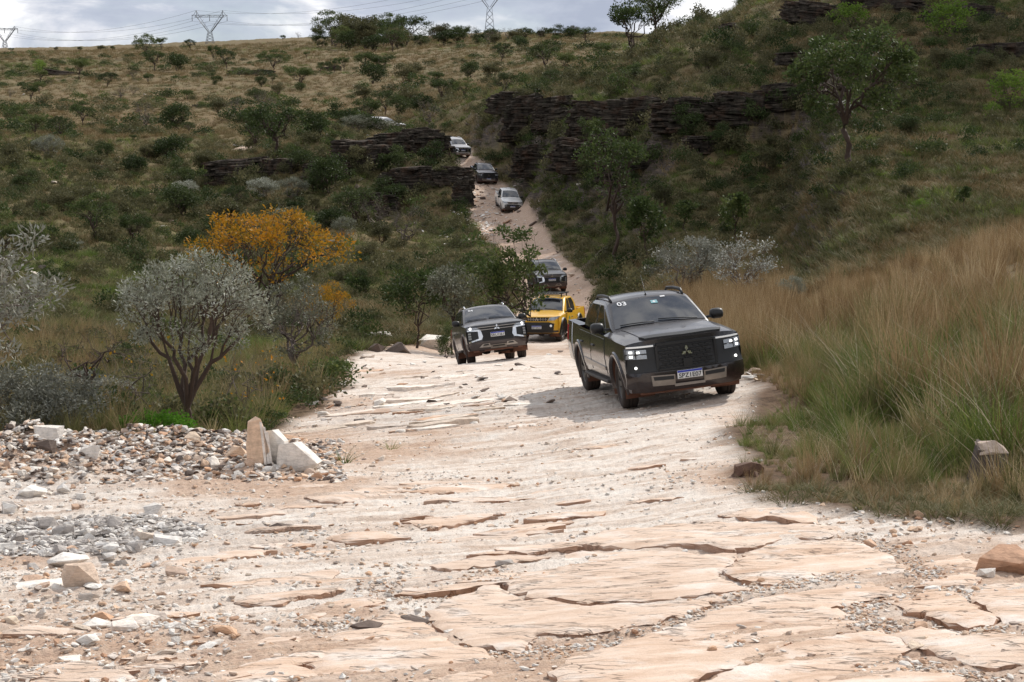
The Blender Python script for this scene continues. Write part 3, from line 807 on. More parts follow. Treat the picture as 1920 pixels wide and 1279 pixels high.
        # wheel arch flare
        for ax in (0, -wb):
            fb = MB(); n = 26; vs = []; fs = []
            a0, a1 = R_(-14), R_(194)
            fw = S.get('flare', .07); fo = S.get('flare_out', .03)
            for k in range(n + 1):
                a = a0 + (a1 - a0) * k / n
                for rr, oo in ((Ra - .02, -.03), (Ra - .012, fo), (Ra + fw * .7, fo), (Ra + fw, .0)):
                    x, z = ax + rr * cos(a), rw + rr * sin(a); vs.append((x, s * (side_y(min(x, .72), z) + oo), z))
            for k in range(n):
                for j in range(3):
                    f = (k * 4 + j, k * 4 + j + 1, k * 4 + 5 + j, k * 4 + 4 + j); fs.append(f if s > 0 else tuple(reversed(f)))
            fb.add(vs, fs, True); fb.build('wheel_arch', M[S.get('flare_mat', 'plastic')], root)
            lb = MB(); vs = []; fs = []
            for k in range(15):
                a = R_(-25) + R_(230) * k / 14
                for yy in (.45, side_y(ax, .7) - .035): vs.append((ax + (Ra - .005) * cos(a), s * yy, rw + (Ra - .005) * sin(a)))
            for k in range(14): fs.append((2 * k, 2 * k + 1, 2 * k + 3, 2 * k + 2))
            lb.add(vs, fs, True); lb.build('wheel_liner', M['mudliner'], root)
            wheel(root, (ax, s * (W - .17), rw), s, rw, S.get('tw', .26), S.get('rimmat', 'rim'), 6, S.get('steer', 0) if ax == 0 else 0)
        # step and mirror
        if S.get('step', True):
            sb = MB(); sb.box(-wb + .62, -.55, min(s * (W - .1), s * (W + .04)), max(s * (W - .1), s * (W + .04)), .36, .42, .02); sb.build('side_step', M['plastic_dust'], root)
        mr = MB(); mz = S.get('mz', zb_ + .10); mx = S['ws_x0'] - .28; y0 = s * (yb + .16)
        pts = []
        for (dx, hh, wd2) in ((-.03, .088, .115), (.04, .085, .11), (.095, .055, .08)):
            for k in range(10):
                a = 2 * pi * k / 10; ca, sa = cos(a), sin(a)
                pts.append((mx + dx, y0 + s * .02 + math.copysign(abs(ca) ** .6, ca) * wd2, mz + math.copysign(abs(sa) ** .6, sa) * hh))
        mr.hull(pts, True); mr.hull([(mx, s * (yb - .02), mz - .06), (mx + .05, s * (yb - .02), mz - .06), (mx, s * (yb - .02), mz - .02), (mx + .05, s * (yb - .02), mz - .02), (mx, y0 - s * .07, mz - .05), (mx + .05, y0 - s * .07, mz - .05), (mx, y0 - s * .07, mz - .01), (mx + .04, y0 - s * .07, mz - .01)])
        mr.build('mirror', M[S.get('mirror', 'plastic')], root)
        if S.get('rails'):
            rb = MB(); z0 = ztm - S['crown']; xs_ = np.linspace(S['rails'][0], S['rails'][1], 9)
            yy = gh_y(z0) - .06
            rb.tube([(x, s * yy, gh_top(x, yy) + (.048 if 0 < i < 8 else .0) + .004) for i, x in enumerate(xs_)], [.02, .026] + [.028] * 5 + [.026, .02], 7)
            rb.build('roof_rail', M[S.get('railmat', 'plastic')], root)
        tl = patch('tail_lamp', [(xr + .004, .82), (xr + .10, .84), (xr + .08, 1.12), (xr + .004, 1.12)], side(s), (0, s, 0), M['red'], root, .012, .03)
    # underbody
    ub = MB(); ub.box(xr + .1, .55, -.62, .62, .36, .62); ub.box(xr + .4, .45, -.46, -.36, .26, .40); ub.box(xr + .4, .45, .36, .46, .26, .40)
    ub.tube([(0, -W + .2, rw - .03), (0, W - .2, rw - .03)], .05, 8); ub.tube([(-wb, -W + .2, rw), (-wb, W - .2, rw)], .06, 8); ub.lathe([(.001, -.15), (.14, -.1), (.16, 0), (.14, .1), (.001, .15)], 12, c=(-wb, .05, rw))
    ub.box(.1, .78, -.55, .55, .30, .36)
    ub.build('underbody', M['under'], root)
    # wipers, antenna
    wp_ = MB()
    for (ya, yb_) in ((.62, -.02), (-.10, -.66)):
        pts = [wsf(x0 - .05 - .05 * f, ya + (yb_ - ya) * f) for f in (0, .35, .7, 1)]
        wp_.tube([(p[0] + .012, p[1], p[2] + .02) for p in pts], .009, 5)
    wp_.build('wiper', M['plastic'], root)
    if S.get('antenna'):
        ab = MB(); xa_ = x1 - .12; za = gh_top(xa_, 0); ab.tube([(xa_, 0, za), (xa_, 0, za + .03), (xa_ - .22, .0, za + .33)], [.02, .006, .003], 6); ab.build('antenna', M['plastic'], root)
    # helpers for the face
    def F_(name, poly, mat, off, thick=.04, res=.12, par=None, lab=None):
        return patch(name, poly, fas, (1, 0, 0), M[mat], par or root, off, thick, res, label=lab)
    def rect(y0, y1, z0, z1): return [(y0, z0), (y1, z0), (y1, z1), (y0, z1)]
    def mirror(poly): return [(-y, z) for y, z in reversed(poly)]
    def bar(mb, y0, y1, z0, z1, off=0, th=.02):
        n = max(2, int(abs(y1 - y0) / .12)); vs = []; fs = []
        for i in range(n + 1):
            y = y0 + (y1 - y0) * i / n
            for dx, z in ((-th, z0), (0, z0), (0, z1), (-th, z1)): vs.append((fascia_x(y, (z0 + z1) / 2) + off + dx, y, z))
        for i in range(n):
            for k in range(4): fs.append((i * 4 + k, (i + 1) * 4 + k, (i + 1) * 4 + (k + 1) % 4, i * 4 + (k + 1) % 4))
        fs.append((0, 1, 2, 3)); fs.append((n * 4, n * 4 + 3, n * 4 + 2, n * 4 + 1)); mb.add(vs, fs)
    def emblem(z, r, off=.05, par=None):
        e = MB(); x = fascia_x(0, z) + off
        c = Vector((0, z))
        for k in range(3):
            a = pi / 2 + k * 2 * pi / 3; d = Vector((cos(a), sin(a))); p = Vector((-d.y, d.x))
            q = [c + d * r * .02, c + d * r * .52 + p * r * .29, c + d * r * 1.02, c + d * r * .52 - p * r * .29]
            vs = [(x, v.x, v.y) for v in q] + [(x + .012, v.x, v.y) for v in q]
            e.add(vs, [(4, 5, 6, 7), (0, 1, 5, 4), (1, 2, 6, 5), (2, 3, 7, 6), (3, 0, 4, 7)])
        return e.build('emblem', M['chrome'], par or root)
    def plate(z, text, off=.06):
        x = fascia_x(0, z) + off; p = MB(); p.box(x - .012, x, -.2, .2, z - .065, z + .065, .006); po = p.build('number_plate', M['plate_w'], root)
        b = MB(); b.box(x - .001, x + .002, -.196, .196, z + .032, z + .062); b.build('blue_band', M['plate_b'], po)
        me = text_mesh(text, .098); me.materials.append(M['ink'])
        t_ = link('lettering', me, po, (x + .003, 0, z - .020), (pi / 2, 0, pi / 2)); bb = [v.co.x for v in me.vertices]; t_.scale = (.36 / (max(bb) - min(bb)), 1, 1)
        return po
    def sticker(text, xs_, ys_, size):
        me = text_mesh(text, size); me.materials.append(M['white'])
        nx_ = dvw; yv = Vector((0, 1, 0)); up = nx_.cross(yv); p = Vector(wsf(xs_, ys_)) + nx_ * .012
        mt = Matrix(((yv.x, up.x, nx_.x, p.x), (yv.y, up.y, nx_.y, p.y), (yv.z, up.z, nx_.z, p.z), (0, 0, 0, 1)))
        o = link('race_number', me, root); o.matrix_local = mt; return o
    return dict(F=F_, rect=rect, mirror=mirror, bar=bar, emblem=emblem, plate=plate, sticker=sticker, fx=fascia_x, side=side, side_y=side_y, wsf=wsf, dvw=dvw, gh_top=gh_top, root=root, top_z=top_z, S=S, gh_y=gh_y, fas=fas)

def car_empty(key, name, label, cat):
    o = empty(name, mat=CARS[key][0]); tag(o, label, cat, 'off-road vehicles driving in convoy on the rocky track'); return o

def lamps(T, polys, mat='lens', off=.02):
    for p in polys:
        for q in (p, T['mirror'](p)): T['F']('headlight', q, mat, off, .05)

def spec_new_pickup(paint):
    return dict(kind='pickup', W=.965, wb=3.13, xr=-4.33, paint=paint, zb=.44, zb_end=.30,
        shoulder=[(-4.33, 1.19), (-3.05, 1.17), (-2.6, 1.15), (-.8, 1.12), (-.3, 1.10), (.3, 1.07), (.8, 1.045)],
        hood=[(-1.2, 1.22), (-.6, 1.22), (-.2, 1.215), (.4, 1.17), (.75, 1.13), (.9, 1.10), (1.0, 1.07)],
        nose=[(.2, .80), (.32, .88), (.42, .955), (.58, .96), (.66, .93), (.8, .905), (.95, .89), (1.05, .86)],
        gh=[(-3.05, 1.18), (-2.98, 1.42), (-2.86, 1.59), (-2.7, 1.65), (-2.1, 1.68), (-1.6, 1.67), (-1.44, 1.64), (-1.35, 1.60), (-1.0, 1.43), (-.62, 1.235), (-.55, 1.19)],
        gh_w=(.83, .655), gh_z0=1.10, crown=.055, cab_x1=-3.02, ws_x0=-.60, ws_x1=-1.42,
        windows=[[(-1.12, 0.0), (-1.92, 0.0), (-1.92, 1.0), (-1.66, 1.0)], [(-2.0, 0), (-2.72, 0.0), (-2.72, .55), (-2.62, 1.0), (-2.0, 1.0)]],
        doors=[[(-.72, .5), (-1.9, .5), (-1.94, .8), (-1.94, 1.09), (-.80, 1.07)], [(-1.97, .5), (-2.6, .5), (-2.72, .74), (-2.94, .93), (-2.94, 1.11), (-1.97, 1.09)]],
        rails=(-1.46, -2.72), antenna=True, flare=.06, flare_out=.022, flare_mat=paint if paint != 'blk' else 'blk', rimmat='rim', mz=1.25)

def face_new_pickup(T, lit, plate=None):
    Fp, rect, mir = T['F'], T['rect'], T['mirror']; root = T['root']
    # dark face panel, grille opening, bars
    Fp('face_panel', [(-.93, .62), (.93, .62), (.93, 1.00), (.5, 1.03), (-.5, 1.03), (-.93, 1.00)], 'plastic', .012, .03)
    g = Fp('grille', [(-.42, .64), (.42, .64), (.47, .70), (.45, .98), (.40, 1.01), (-.40, 1.01), (-.45, .98), (-.47, .70)], 'ink', .022, .02)
    gb = MB()
    for i, z in enumerate((.675, .73, .785, .84, .895, .95)):
        for j in range(9):
            y = -.40 + j * .1 + (.05 if i % 2 else 0)
            if abs(y + .04) < .42: T['bar'](gb, y - .035, y + .035, z, z + .022, .045, .025)
        T['bar'](gb, -.42, .42, z + .026, z + .034, .036, .02)
    gb.build('grille_mesh', M['plastic'], g)
    gf = MB(); T['bar'](gf, -.46, .46, 1.005, 1.045, .05, .06)
    for s in (-1, 1): T['bar'](gf, s * .47 - .02, s * .47 + .02, .64, 1.01, .05, .05)
    T['bar'](gf, -.46, .46, .625, .655, .05, .05); gf.build('grille_frame', M['plastic'], g)
    rb = MB(); T['bar'](rb, -.07, .07, .655, .775, .065, .04); rb.build('radar_cover', M['plastic'], g)
    T['emblem'](.885, .095, .065)
    for s in (1, -1):
        f = (lambda p: p) if s > 0 else mir
        h = Fp('headlight', f([(.62, .83), (.92, .84), (.92, .985), (.62, .97)]), 'lens', .03, .05)
        for (y, z) in ((.85, .945), (.745, .937), (.85, .875)):
            hm = MB(); T['bar'](hm, s * y - .022, s * y + .022, z - .015, z + .015, .036, .02); hm.build('projector', M['lit' if lit else 'chrome'], h)
        dk = MB(); T['bar'](dk, *sorted((s * .62, s * .92)), .895, .915, .034, .02); T['bar'](dk, *sorted((s * .775, s * .79)), .84, .975, .034, .02); dk.build('divider', M['plastic'], h)
        st = MB(); T['bar'](st, *sorted((s * .50, s * .90)), 1.005, 1.03, .035, .03); st.build('daytime_strip', M['lit_soft' if lit else 'chrome'], root)
        fg = MB(); x = T['fx'](.80, .70); fg.lathe([(.001, .02), (.018, .018), (.022, 0)], 12, axis='x', c=(x + .02, s * .80, .70)); fg.build('fog_lamp', M['lit' if lit else 'lens'], root)
        fp = f([(.23, .385), (.585, .40), (.60, .565), (.23, .55)])
        sk = Fp('skid_plate', fp, 'skid', .05, .06)
        sl = f([(.25, .475), (.56, .487), (.57, .545), (.25, .532)]); patch('slot', sl, T['fas'], (1, 0, 0), M['ink'], sk, .054, .01)
    Fp('bumper', [(-.945, .38), (-.7, .30), (.7, .30), (.945, .38), (.945, .62), (.5, .615), (-.5, .615), (-.945, .62)], T['S']['paint'], .028, .04)
    lo = MB(); T['bar'](lo, -.24, .24, .36, .40, .06, .06); lo.build('lower_trim', M['skid'], root)
    va = MB(); T['bar'](va, -.75, .75, .27, .33, .0, .12); va.build('valance', M['mudliner'], root)
    if plate: T['plate'](.535, plate, .075)

# dark pickup 03, nearest
root = car_empty('p03', 'pickup_truck', 'black dusty double cab pickup numbered 03, front vehicle of the convoy', 'pickup truck')
T03 = make_car(root, {**spec_new_pickup('blk'), 'steer': R_(-3)})
face_new_pickup(T03, True, 'SPZ1E07')
T03['sticker']('03', -1.30, -.47, .17)
w_ = T03['wsf'](-1.24, .08); sb = MB(); sb.box(-.055, .055, -.05, .05, 0, .003); o = sb.build('windscreen_sticker', M['teal'], root)
def on_ws(T, o, x, y):
    nx_ = T['dvw']; yv = Vector((0, 1, 0)); up = nx_.cross(yv); p = Vector(T['wsf'](x, y)) + nx_ * .012
    o.matrix_local = Matrix(((yv.x, up.x, nx_.x, p.x), (yv.y, up.y, nx_.y, p.y), (yv.z, up.z, nx_.z, p.z), (0, 0, 0, 1)))
on_ws(T03, o, -1.22, .06)
sb = MB(); sb.add([(-.03, .0, 0), (0, .03, 0), (.03, .0, 0), (0, -.03, 0)], [(0, 3, 2, 1)]); e_ = sb.build('sticker_mark', M['white'], o); e_.location = (0, 0, .005)
sb = MB(); sb.box(-.04, .04, -.018, .018, 0, .003); o = sb.build('windscreen_sticker', M['white'], root); on_ws(T03, o, -1.36, .24)
patch('hood_panel', [(-.5, -.70), (.70, -.62), (.78, 0), (.70, .62), (-.5, .70)], lambda x, y: (x, y, T03['top_z'](x, y)), (0, 0, 1), M['blk'], root, .012, .02, .15)
patch('hood_deflector', [(.62, -.66), (.80, -.60), (.845, 0), (.80, .60), (.62, .66), (.66, 0)], lambda x, y: (x, y, T03['top_z'](min(x, .93), y)), (0, 0, 1), M['plastic'], root, .03, .03, .12)
for s in (1, -1): patch('side_trim', [(-.75, .56), (-2.55, .56), (-2.55, .66), (-.75, .62)], T03['side'](s), (0, s, 0), M['satin'], root, .02, .02)

# grey SUV 04
def spec_wagon(paint):
    return dict(kind='wagon', W=.9075, wb=2.8, xr=-3.95, paint=paint, zb=.42, zb_end=.34,
        shoulder=[(-3.95, 1.15), (-3.0, 1.16), (-1.5, 1.13), (-.6, 1.10), (.2, 1.06), (.8, 1.00)],
        hood=[(-1.2, 1.21), (-.5, 1.20), (-.1, 1.19), (.4, 1.14), (.7, 1.08), (.86, 1.03), (1, 1.01)],
        nose=[(.2, .72), (.34, .80), (.45, .885), (.6, .90), (.72, .885), (.9, .86), (1.0, .82)],
        gh=[(-3.9, 1.17), (-3.82, 1.35), (-3.62, 1.57), (-3.4, 1.65), (-2.6, 1.69), (-1.7, 1.68), (-1.42, 1.64), (-1.3, 1.595), (-.9, 1.41), (-.52, 1.22), (-.45, 1.18)],
        gh_w=(.80, .62), gh_z0=1.09, crown=.055, cab_x1=-3.9, ws_x0=-.50, ws_x1=-1.36,
        windows=[[(-1.0, 0.0), (-1.76, 0.0), (-1.76, 1.0), (-1.52, 1.0)], [(-1.84, 0), (-2.62, 0.0), (-2.62, 1.0), (-1.84, 1.0)], [(-2.7, 0.0), (-3.55, .35), (-3.35, 1.0), (-2.7, 1.0)]],
        doors=[[(-.62, .46), (-1.74, .46), (-1.78, .8), (-1.78, 1.09), (-.70, 1.07)], [(-1.81, .46), (-2.3, .46), (-2.42, .74), (-2.7, .93), (-2.7, 1.11), (-1.81, 1.09)]],
        rails=(-1.55, -3.45), railmat='chrome', flare=.03, flare_out=.012, flare_mat=paint, rimmat='rim', mz=1.20)

def face_wagon(T, lit, plate):
    Fp, rect, mir = T['F'], T['rect'], T['mirror']; root = T['root']
    g = Fp('grille', [(-.44, .58), (.44, .58), (.46, .86), (.60, .93), (.56, 1.0), (-.56, 1.0), (-.60, .93), (-.46, .86)], 'ink', .012, .02)
    gb = MB()
    for z in (.62, .67, .72, .77, .82): T['bar'](gb, -.43, .43, z, z + .018, .03, .02)
    gb.build('grille_bar', M['plastic'], g)
    cb = MB(); T['bar'](cb, -.55, .55, .965, .985, .045, .03); T['bar'](cb, -.50, .50, .895, .913, .045, .03); cb.build('chrome_bar', M['satin'], g)
    T['emblem'](.935, .095, .06)
    for s in (1, -1):
        f = (lambda p: p) if s > 0 else mir
        Fp('lamp_housing', f([(.50, .60), (.84, .56), (.86, .92), (.50, .90)]), 'plastic', .016, .03)
        c = f([(.47, .92), (.84, .935), (.84, .90), (.55, .875), (.54, .67), (.82, .60), (.82, .565), (.46, .635), (.42, .72)])
        Fp('chrome_surround', c, 'chrome', .04, .05)
        h = Fp('headlight', f([(.50, .935), (.86, .945), (.84, 1.0), (.56, .985)]), 'lens', .03, .05)
        if lit:
            hm = MB(); hm.lathe([(.001, .03), (.034, .02), (.04, 0)], 12, axis='x', c=(T['fx'](.74, .965) + .02, s * .74, .965)); hm.build('projector', M['lit'], h)
        lm = MB()
        for z in (.66, .73, .80): T['bar'](lm, *sorted((s * .74, s * .82)), z, z + .05, .035, .02)
        lm.build('lamp_stack', M['lens'], root)
        sk = f([(.22, .40), (.56, .41), (.44, .51), (.25, .51)])
        Fp('skid_plate', sk, 'satin', .045, .05); Fp('slot', f([(.27, .45), (.45, .45), (.41, .49), (.29, .49)]), 'ink', .052, .01)
    Fp('skid_centre', [(-.23, .36), (.23, .36), (.23, .46), (-.23, .46)], 'skid', .035, .05)
    Fp('intake', rect(-.17, .17, .40, .43), 'ink', .045, .02)
    Fp('bumper', [(-.88, .40), (-.6, .345), (.6, .345), (.88, .40), (.88, .545), (.45, .56), (-.45, .56), (-.88, .545)], T['S']['paint'], .02, .04)
    va = MB(); T['bar'](va, -.7, .7, .29, .36, .0, .12); va.build('valance', M['mudliner'], root)
    if plate: T['plate'](.745, plate, .05)

root = car_empty('s04', 'sport_utility_vehicle', 'dark grey SUV numbered 04 with headlights on, climbing beside the yellow pickup', 'SUV')
T04 = make_car(root, {**spec_wagon('dgrey'), 'steer': R_(-6)}); face_wagon(T04, True, 'SRU1I61'); T04['sticker']('04', -1.22, -.46, .15)
root = car_empty('s05', 'sport_utility_vehicle', 'dark grey SUV half hidden by the green tree, behind the yellow pickup', 'SUV')
T05 = make_car(root, spec_wagon('dgrey')); face_wagon(T05, False, 'SRV2G30')

def spec_old_pickup(paint, **kw):
    d = dict(kind='pickup', W=.9075, wb=3.0, xr=-4.3, paint=paint, zb=.44, zb_end=.36,
        shoulder=[(-4.3, 1.17), (-3.0, 1.15), (-2.6, 1.12), (-.8, 1.09), (.2, 1.05), (.8, .985)],
        hood=[(-1.2, 1.19), (-.5, 1.18), (-.1, 1.17), (.4, 1.11), (.7, 1.05), (.86, 1.01), (1, .99)],
        nose=[(.2, .72), (.36, .82), (.45, .88), (.65, .895), (.72, .88), (.9, .855), (1.0, .82)],
        gh=[(-2.95, 1.16), (-2.88, 1.42), (-2.72, 1.66), (-2.55, 1.73), (-2.0, 1.755), (-1.5, 1.74), (-1.3, 1.70), (-1.2, 1.65), (-.85, 1.43), (-.52, 1.20), (-.45, 1.16)],
        gh_w=(.80, .62), gh_z0=1.08, crown=.055, cab_x1=-2.92, ws_x0=-.50, ws_x1=-1.28,
        windows=[[(-1.0, 0.0), (-1.76, 0.0), (-1.76, 1.0), (-1.50, 1.0)], [(-1.84, 0), (-2.55, 0.0), (-2.62, .6), (-2.45, 1.0), (-1.84, 1.0)]],
        doors=[[(-.62, .46), (-1.74, .46), (-1.78, .8), (-1.78, 1.08), (-.70, 1.05)], [(-1.81, .46), (-2.4, .46), (-2.52, .74), (-2.8, .93), (-2.8, 1.10), (-1.81, 1.08)]],
        flare=.03, flare_out=.012, flare_mat=paint, rimmat='rim', mz=1.18)
    d.update(kw); return d

def face_old_pickup(T, plate, bumper_mat, lower_mat):
    Fp, rect, mir = T['F'], T['rect'], T['mirror']; root = T['root']
    g = Fp('grille', [(-.40, .84), (.40, .84), (.50, .99), (-.50, .99)], 'ink', .012, .02)
    gb = MB()
    for y in (-.35, -.25, -.15, .15, .25, .35): T['bar'](gb, y - .012, y + .012, .85, .985, .03, .02)
    T['bar'](gb, -.42, .42, .91, .925, .035, .02); gb.build('grille_bar', M['satin'], g)
    T['emblem'](.92, .09, .05)
    for s in (1, -1):
        f = (lambda p: p) if s > 0 else mir
        Fp('headlight', f([(.44, .86), (.70, .88), (.87, .98), (.87, 1.04), (.52, .985)]), 'lens', .02, .04)
        fg = MB(); fg.lathe([(.001, .03), (.04, .02), (.05, 0)], 12, axis='x', c=(T['fx'](.58, .66) + .05, s * .58, .66)); fg.build('fog_lamp', M['lit_soft' if s > 0 and T['S'].get('foglit') else 'lens'], root)
    Fp('bumper', [(-.66, .42), (.66, .42), (.70, .74), (.48, .80), (-.48, .80), (-.70, .74)], bumper_mat, .035, .05)
    Fp('intake', [(-.36, .67), (.36, .67), (.40, .78), (-.40, .78)], 'ink', .042, .02)
    Fp('lower_bumper', [(-.86, .40), (-.6, .37), (.6, .37), (.86, .40), (.84, .47), (-.84, .47)], lower_mat, .03, .04)
    if plate: T['plate'](.60, plate, .065)

root = car_empty('yel', 'pickup_truck', 'bright yellow double cab pickup with a black roof rack and black wheel arches', 'pickup truck')
TY = make_car(root, spec_old_pickup('yellow', flare=.08, flare_out=.05, flare_mat='plastic', foglit=True, antenna=True, Ra=.48, rw=.40)); face_old_pickup(TY, 'SST3A21', 'plastic', 'plastic_dust')
sb = MB(); sb.lathe([(.001, 0), (.09, 0)], 20, axis='z'); o = sb.build('round_sticker', M['white'], root); on_ws(TY, o, -1.16, -.45)
sb = MB(); sb.lathe([(.001, 0.004), (.04, 0.004)], 12, axis='z'); sb.build('sticker_mark', M['ink'], o)
rk = empty('roof_rack'); rk.parent = root
fr = MB()
for y in (-.55, .55): fr.box(-2.5, -1.25, y - .02, y + .02, 1.83, 1.87)
for x in (-1.25, -2.5): fr.box(x - .02, x + .02, -.55, .55, 1.83, 1.87)
for y in (-.5, .5):
    for x in (-1.4, -2.35): fr.box(x - .03, x + .03, y - .02, y + .02, 1.70, 1.83)
fr.build('rack_frame', M['plastic'], rk)
for i in range(7):
    sb = MB(); x = -1.42 - i * .16; sb.box(x - .03, x + .03, -.53, .53, 1.84, 1.86); sb.build('slat', M['plastic'], rk)
sb = MB(); sb.box(-1.24, -1.14, -.5, .5, 1.82, 1.90, .02); lb_ = sb.build('light_bar', M['plastic'], rk)
for i in range(8): sb = MB(); y = -.43 + i * .123; sb.box(-1.142, -1.132, y - .045, y + .045, 1.835, 1.885); sb.build('lens', M['lens'], lb_)
sb = MB(); sb.lathe([(.001, 0), (.10, 0)], 18); o = sb.build('door_emblem', mat_plain('green_sticker', (.06, .28, .16), .5), root); o.location = (-1.05, TY['side_y'](-1.05, .85) + .010, .85)

root = car_empty('white', 'pickup_truck', 'white double cab pickup descending the sunlit bend above the green tree', 'pickup truck')
TW = make_car(root, spec_old_pickup('whitep')); face_old_pickup(TW, 'QXA8C92', 'plastic_dust', 'plastic_dust')
sb = MB(); sb.box(-2.0, -1.75, -.12, .12, 1.75, 1.80, .02); sb.build('roof_beacon', M['white'], root)
root = car_empty('black', 'pickup_truck', 'black pickup in the shaded cutting just behind the white pickup', 'pickup truck')
TB = make_car(root, spec_new_pickup('navy')); face_new_pickup(TB, False, 'RTK5D18')
root = car_empty('silv', 'sport_utility_vehicle', 'silver grey SUV emerging beside the layered rock outcrop above the black pickup', 'SUV')
TS = make_car(root, {**spec_wagon('silverp'), 'wb': 2.8}); face_wagon(TS, False, 'SVB7H44')
root = car_empty('last', 'sport_utility_vehicle', 'white vehicle at the top of the track, mostly hidden by bushes and rocks', 'SUV')
TL = make_car(root, spec_wagon('whitep')); face_wagon(TL, False, None)

# ------------------------------------------------------------------ plants
def perp(d):
    a = np.cross(d, [0.13, 0.27, 0.95]); a /= np.linalg.norm(a) + 1e-9; return a

class Tree:
    """trunk and limbs as tapered tubes, crown as leaf-sized faces gathered in clumps"""
    def __init__(s, seed, H=5.0, R=2.6, base=.35, nclump=40, rc=.5, nleaf=4000, ll=.10, lw=.04, tr=.14, fork=.25, flat=.55, limbs=5, twigs=5, wob=.12, droop=0, stems=1, top_bias=.0, sides=6, hollow=.55, irregular=.35, late=False):
        r = np.random.default_rng(seed); s.r = r; s.mb = MB(); s.sides = sides
        cz = H * (base + (1 - base) * .5); hz = H * (1 - base) * .5
        pts = []
        lob = r.normal(size=(6, 3)); lob /= np.linalg.norm(lob, axis=1)[:, None]; la = 1 + irregular * (r.random(6) - .6)
        while len(pts) < nclump:
            d = r.normal(size=3); d /= np.linalg.norm(d)
            rr = (hollow + (1 - hollow) * r.random() ** .5)
            rr *= np.clip(sum(np.exp(4 * (np.dot(l, d) - 1)) * (a - 1) for l, a in zip(lob, la)) + 1, .5, 1.25)
            p = np.array([d[0] * R * rr, d[1] * R * rr, cz + d[2] * hz * rr])
            if d[2] < -.35 and r.random() < flat: p[2] = cz + abs(d[2]) * hz * rr * .3
            pts.append(p)
        C = np.array(pts)
        # trunks
        ends = []
        for st in range(stems):
            a0 = r.random() * 6.28; off = np.array([cos(a0), sin(a0), 0]) * (.12 * R if stems > 1 else 0)
            tip = np.array([(r.random() - .5) * .25 * R, (r.random() - .5) * .25 * R, H * fork]) + off * 2
            s.limb(off * .3, tip, tr, tr * .72, wob * .6, 5); ends.append(tip)
        ang = np.arctan2(C[:, 1], C[:, 0]); order = np.argsort(ang + r.random() * 6); groups = np.array_split(order, limbs)
        for g in groups:
            if not len(g): continue
            m = C[g].mean(0); e = ends[r.integers(len(ends))]
            mid = e + (m - e) * ((.80 if late else .62) + .15 * r.random()); mid[2] = e[2] + (m[2] - e[2]) * .7
            path = s.limb(e, mid, tr * .62, tr * .30, wob * 1.3, 6)
            sub = np.array_split(g[np.argsort(C[g][:, 2])], max(1, len(g) // 4))
            for sg in sub:
                if not len(sg): continue
                st = path[r.integers(len(path) // 2 if late else max(1, len(path) // 3), len(path))]
                m2 = C[sg].mean(0); k = st + (m2 - st) * .55 + r.normal(size=3) * .04 * R
                p2 = s.limb(st, k, tr * .30, tr * .16, wob, 4)
                for c in sg:
                    q = p2[r.integers(len(p2) // 2, len(p2))]
                    s.limb(q, C[c], tr * .15, tr * .05, wob * 1.2, 4, 5)
                    for _ in range(twigs):
                        s.limb(C[c] - (C[c] - q) * r.random() * .5, C[c] + r.normal(size=3) * rc * np.array([.8, .8, .6]), tr * .06, tr * .02, wob, 3, 3)
        s.C = C
        # leaves
        if nleaf:
            ci = r.integers(0, nclump, nleaf); cs = .65 + .7 * r.random(nclump)
            o = r.normal(size=(nleaf, 3)); o /= np.linalg.norm(o, axis=1)[:, None] + 1e-9
            o *= (r.random(nleaf) ** .45)[:, None] * rc * cs[ci][:, None] * np.array([1.1, 1.1, .75])
            p = C[ci] + o
            ax = o / (np.linalg.norm(o, axis=1)[:, None] + 1e-9) + r.normal(size=(nleaf, 3)) * .7 + np.array([0, 0, .35 - droop]); ax /= np.linalg.norm(ax, axis=1)[:, None]
            sd_ = np.cross(ax, r.normal(size=(nleaf, 3))); sd_ /= np.linalg.norm(sd_, axis=1)[:, None] + 1e-9
            L = ll * (.6 + .8 * r.random(nleaf))[:, None]; Wd = lw * (.6 + .8 * r.random(nleaf))[:, None]
            V = np.stack([p, p + ax * L * .5 + sd_ * Wd, p + ax * L, p + ax * L * .5 - sd_ * Wd], 1).reshape(-1, 3)
            s.V = V; s.T = np.arange(nleaf * 4).reshape(-1, 4)
            cl = r.random(nclump)[ci] * .45 + r.random(nleaf) * .55
            s.lv = np.repeat(cl, 4)
        else: s.V = None
    def limb(s, a, b, r0, r1, wob, n, sides=None):
        a = np.asarray(a, float); b = np.asarray(b, float); L = np.linalg.norm(b - a)
        t = np.linspace(0, 1, n + 1)[:, None]
        p = a + (b - a) * t; p += s.r.normal(size=p.shape) * L * wob * np.sin(t * pi) * .8
        p[:, 2] += (np.sin(t * pi) * L * .10 * (1 if b[2] > a[2] + .2 * L else -.3))[:, 0]
        s.mb.tube(list(map(tuple, p)), list(np.linspace(r0, r1, n + 1)), sides or s.sides, cap=False)
        return p
    def meshes(s, lm, bm='bark'):
        tm = s.mb.mesh('trunk', M[bm]); cm = None
        if s.V is not None: cm = mesh_np('crown', s.V, s.T, M[lm], False, {'lv': s.lv})
        return tm, cm

def put_tree(name, proto, loc, scl, rz, label, cat='tree', group=None, part=('trunk', 'crown')):
    e = empty(name, loc); e.rotation_euler = (0, 0, rz); e.scale = scl if hasattr(scl, '__len__') else (scl,) * 3
    tag(e, label, cat, group)
    tm, cm = proto
    if tm: link(part[0], tm, e)
    if cm: link(part[1], cm, e)
    return e

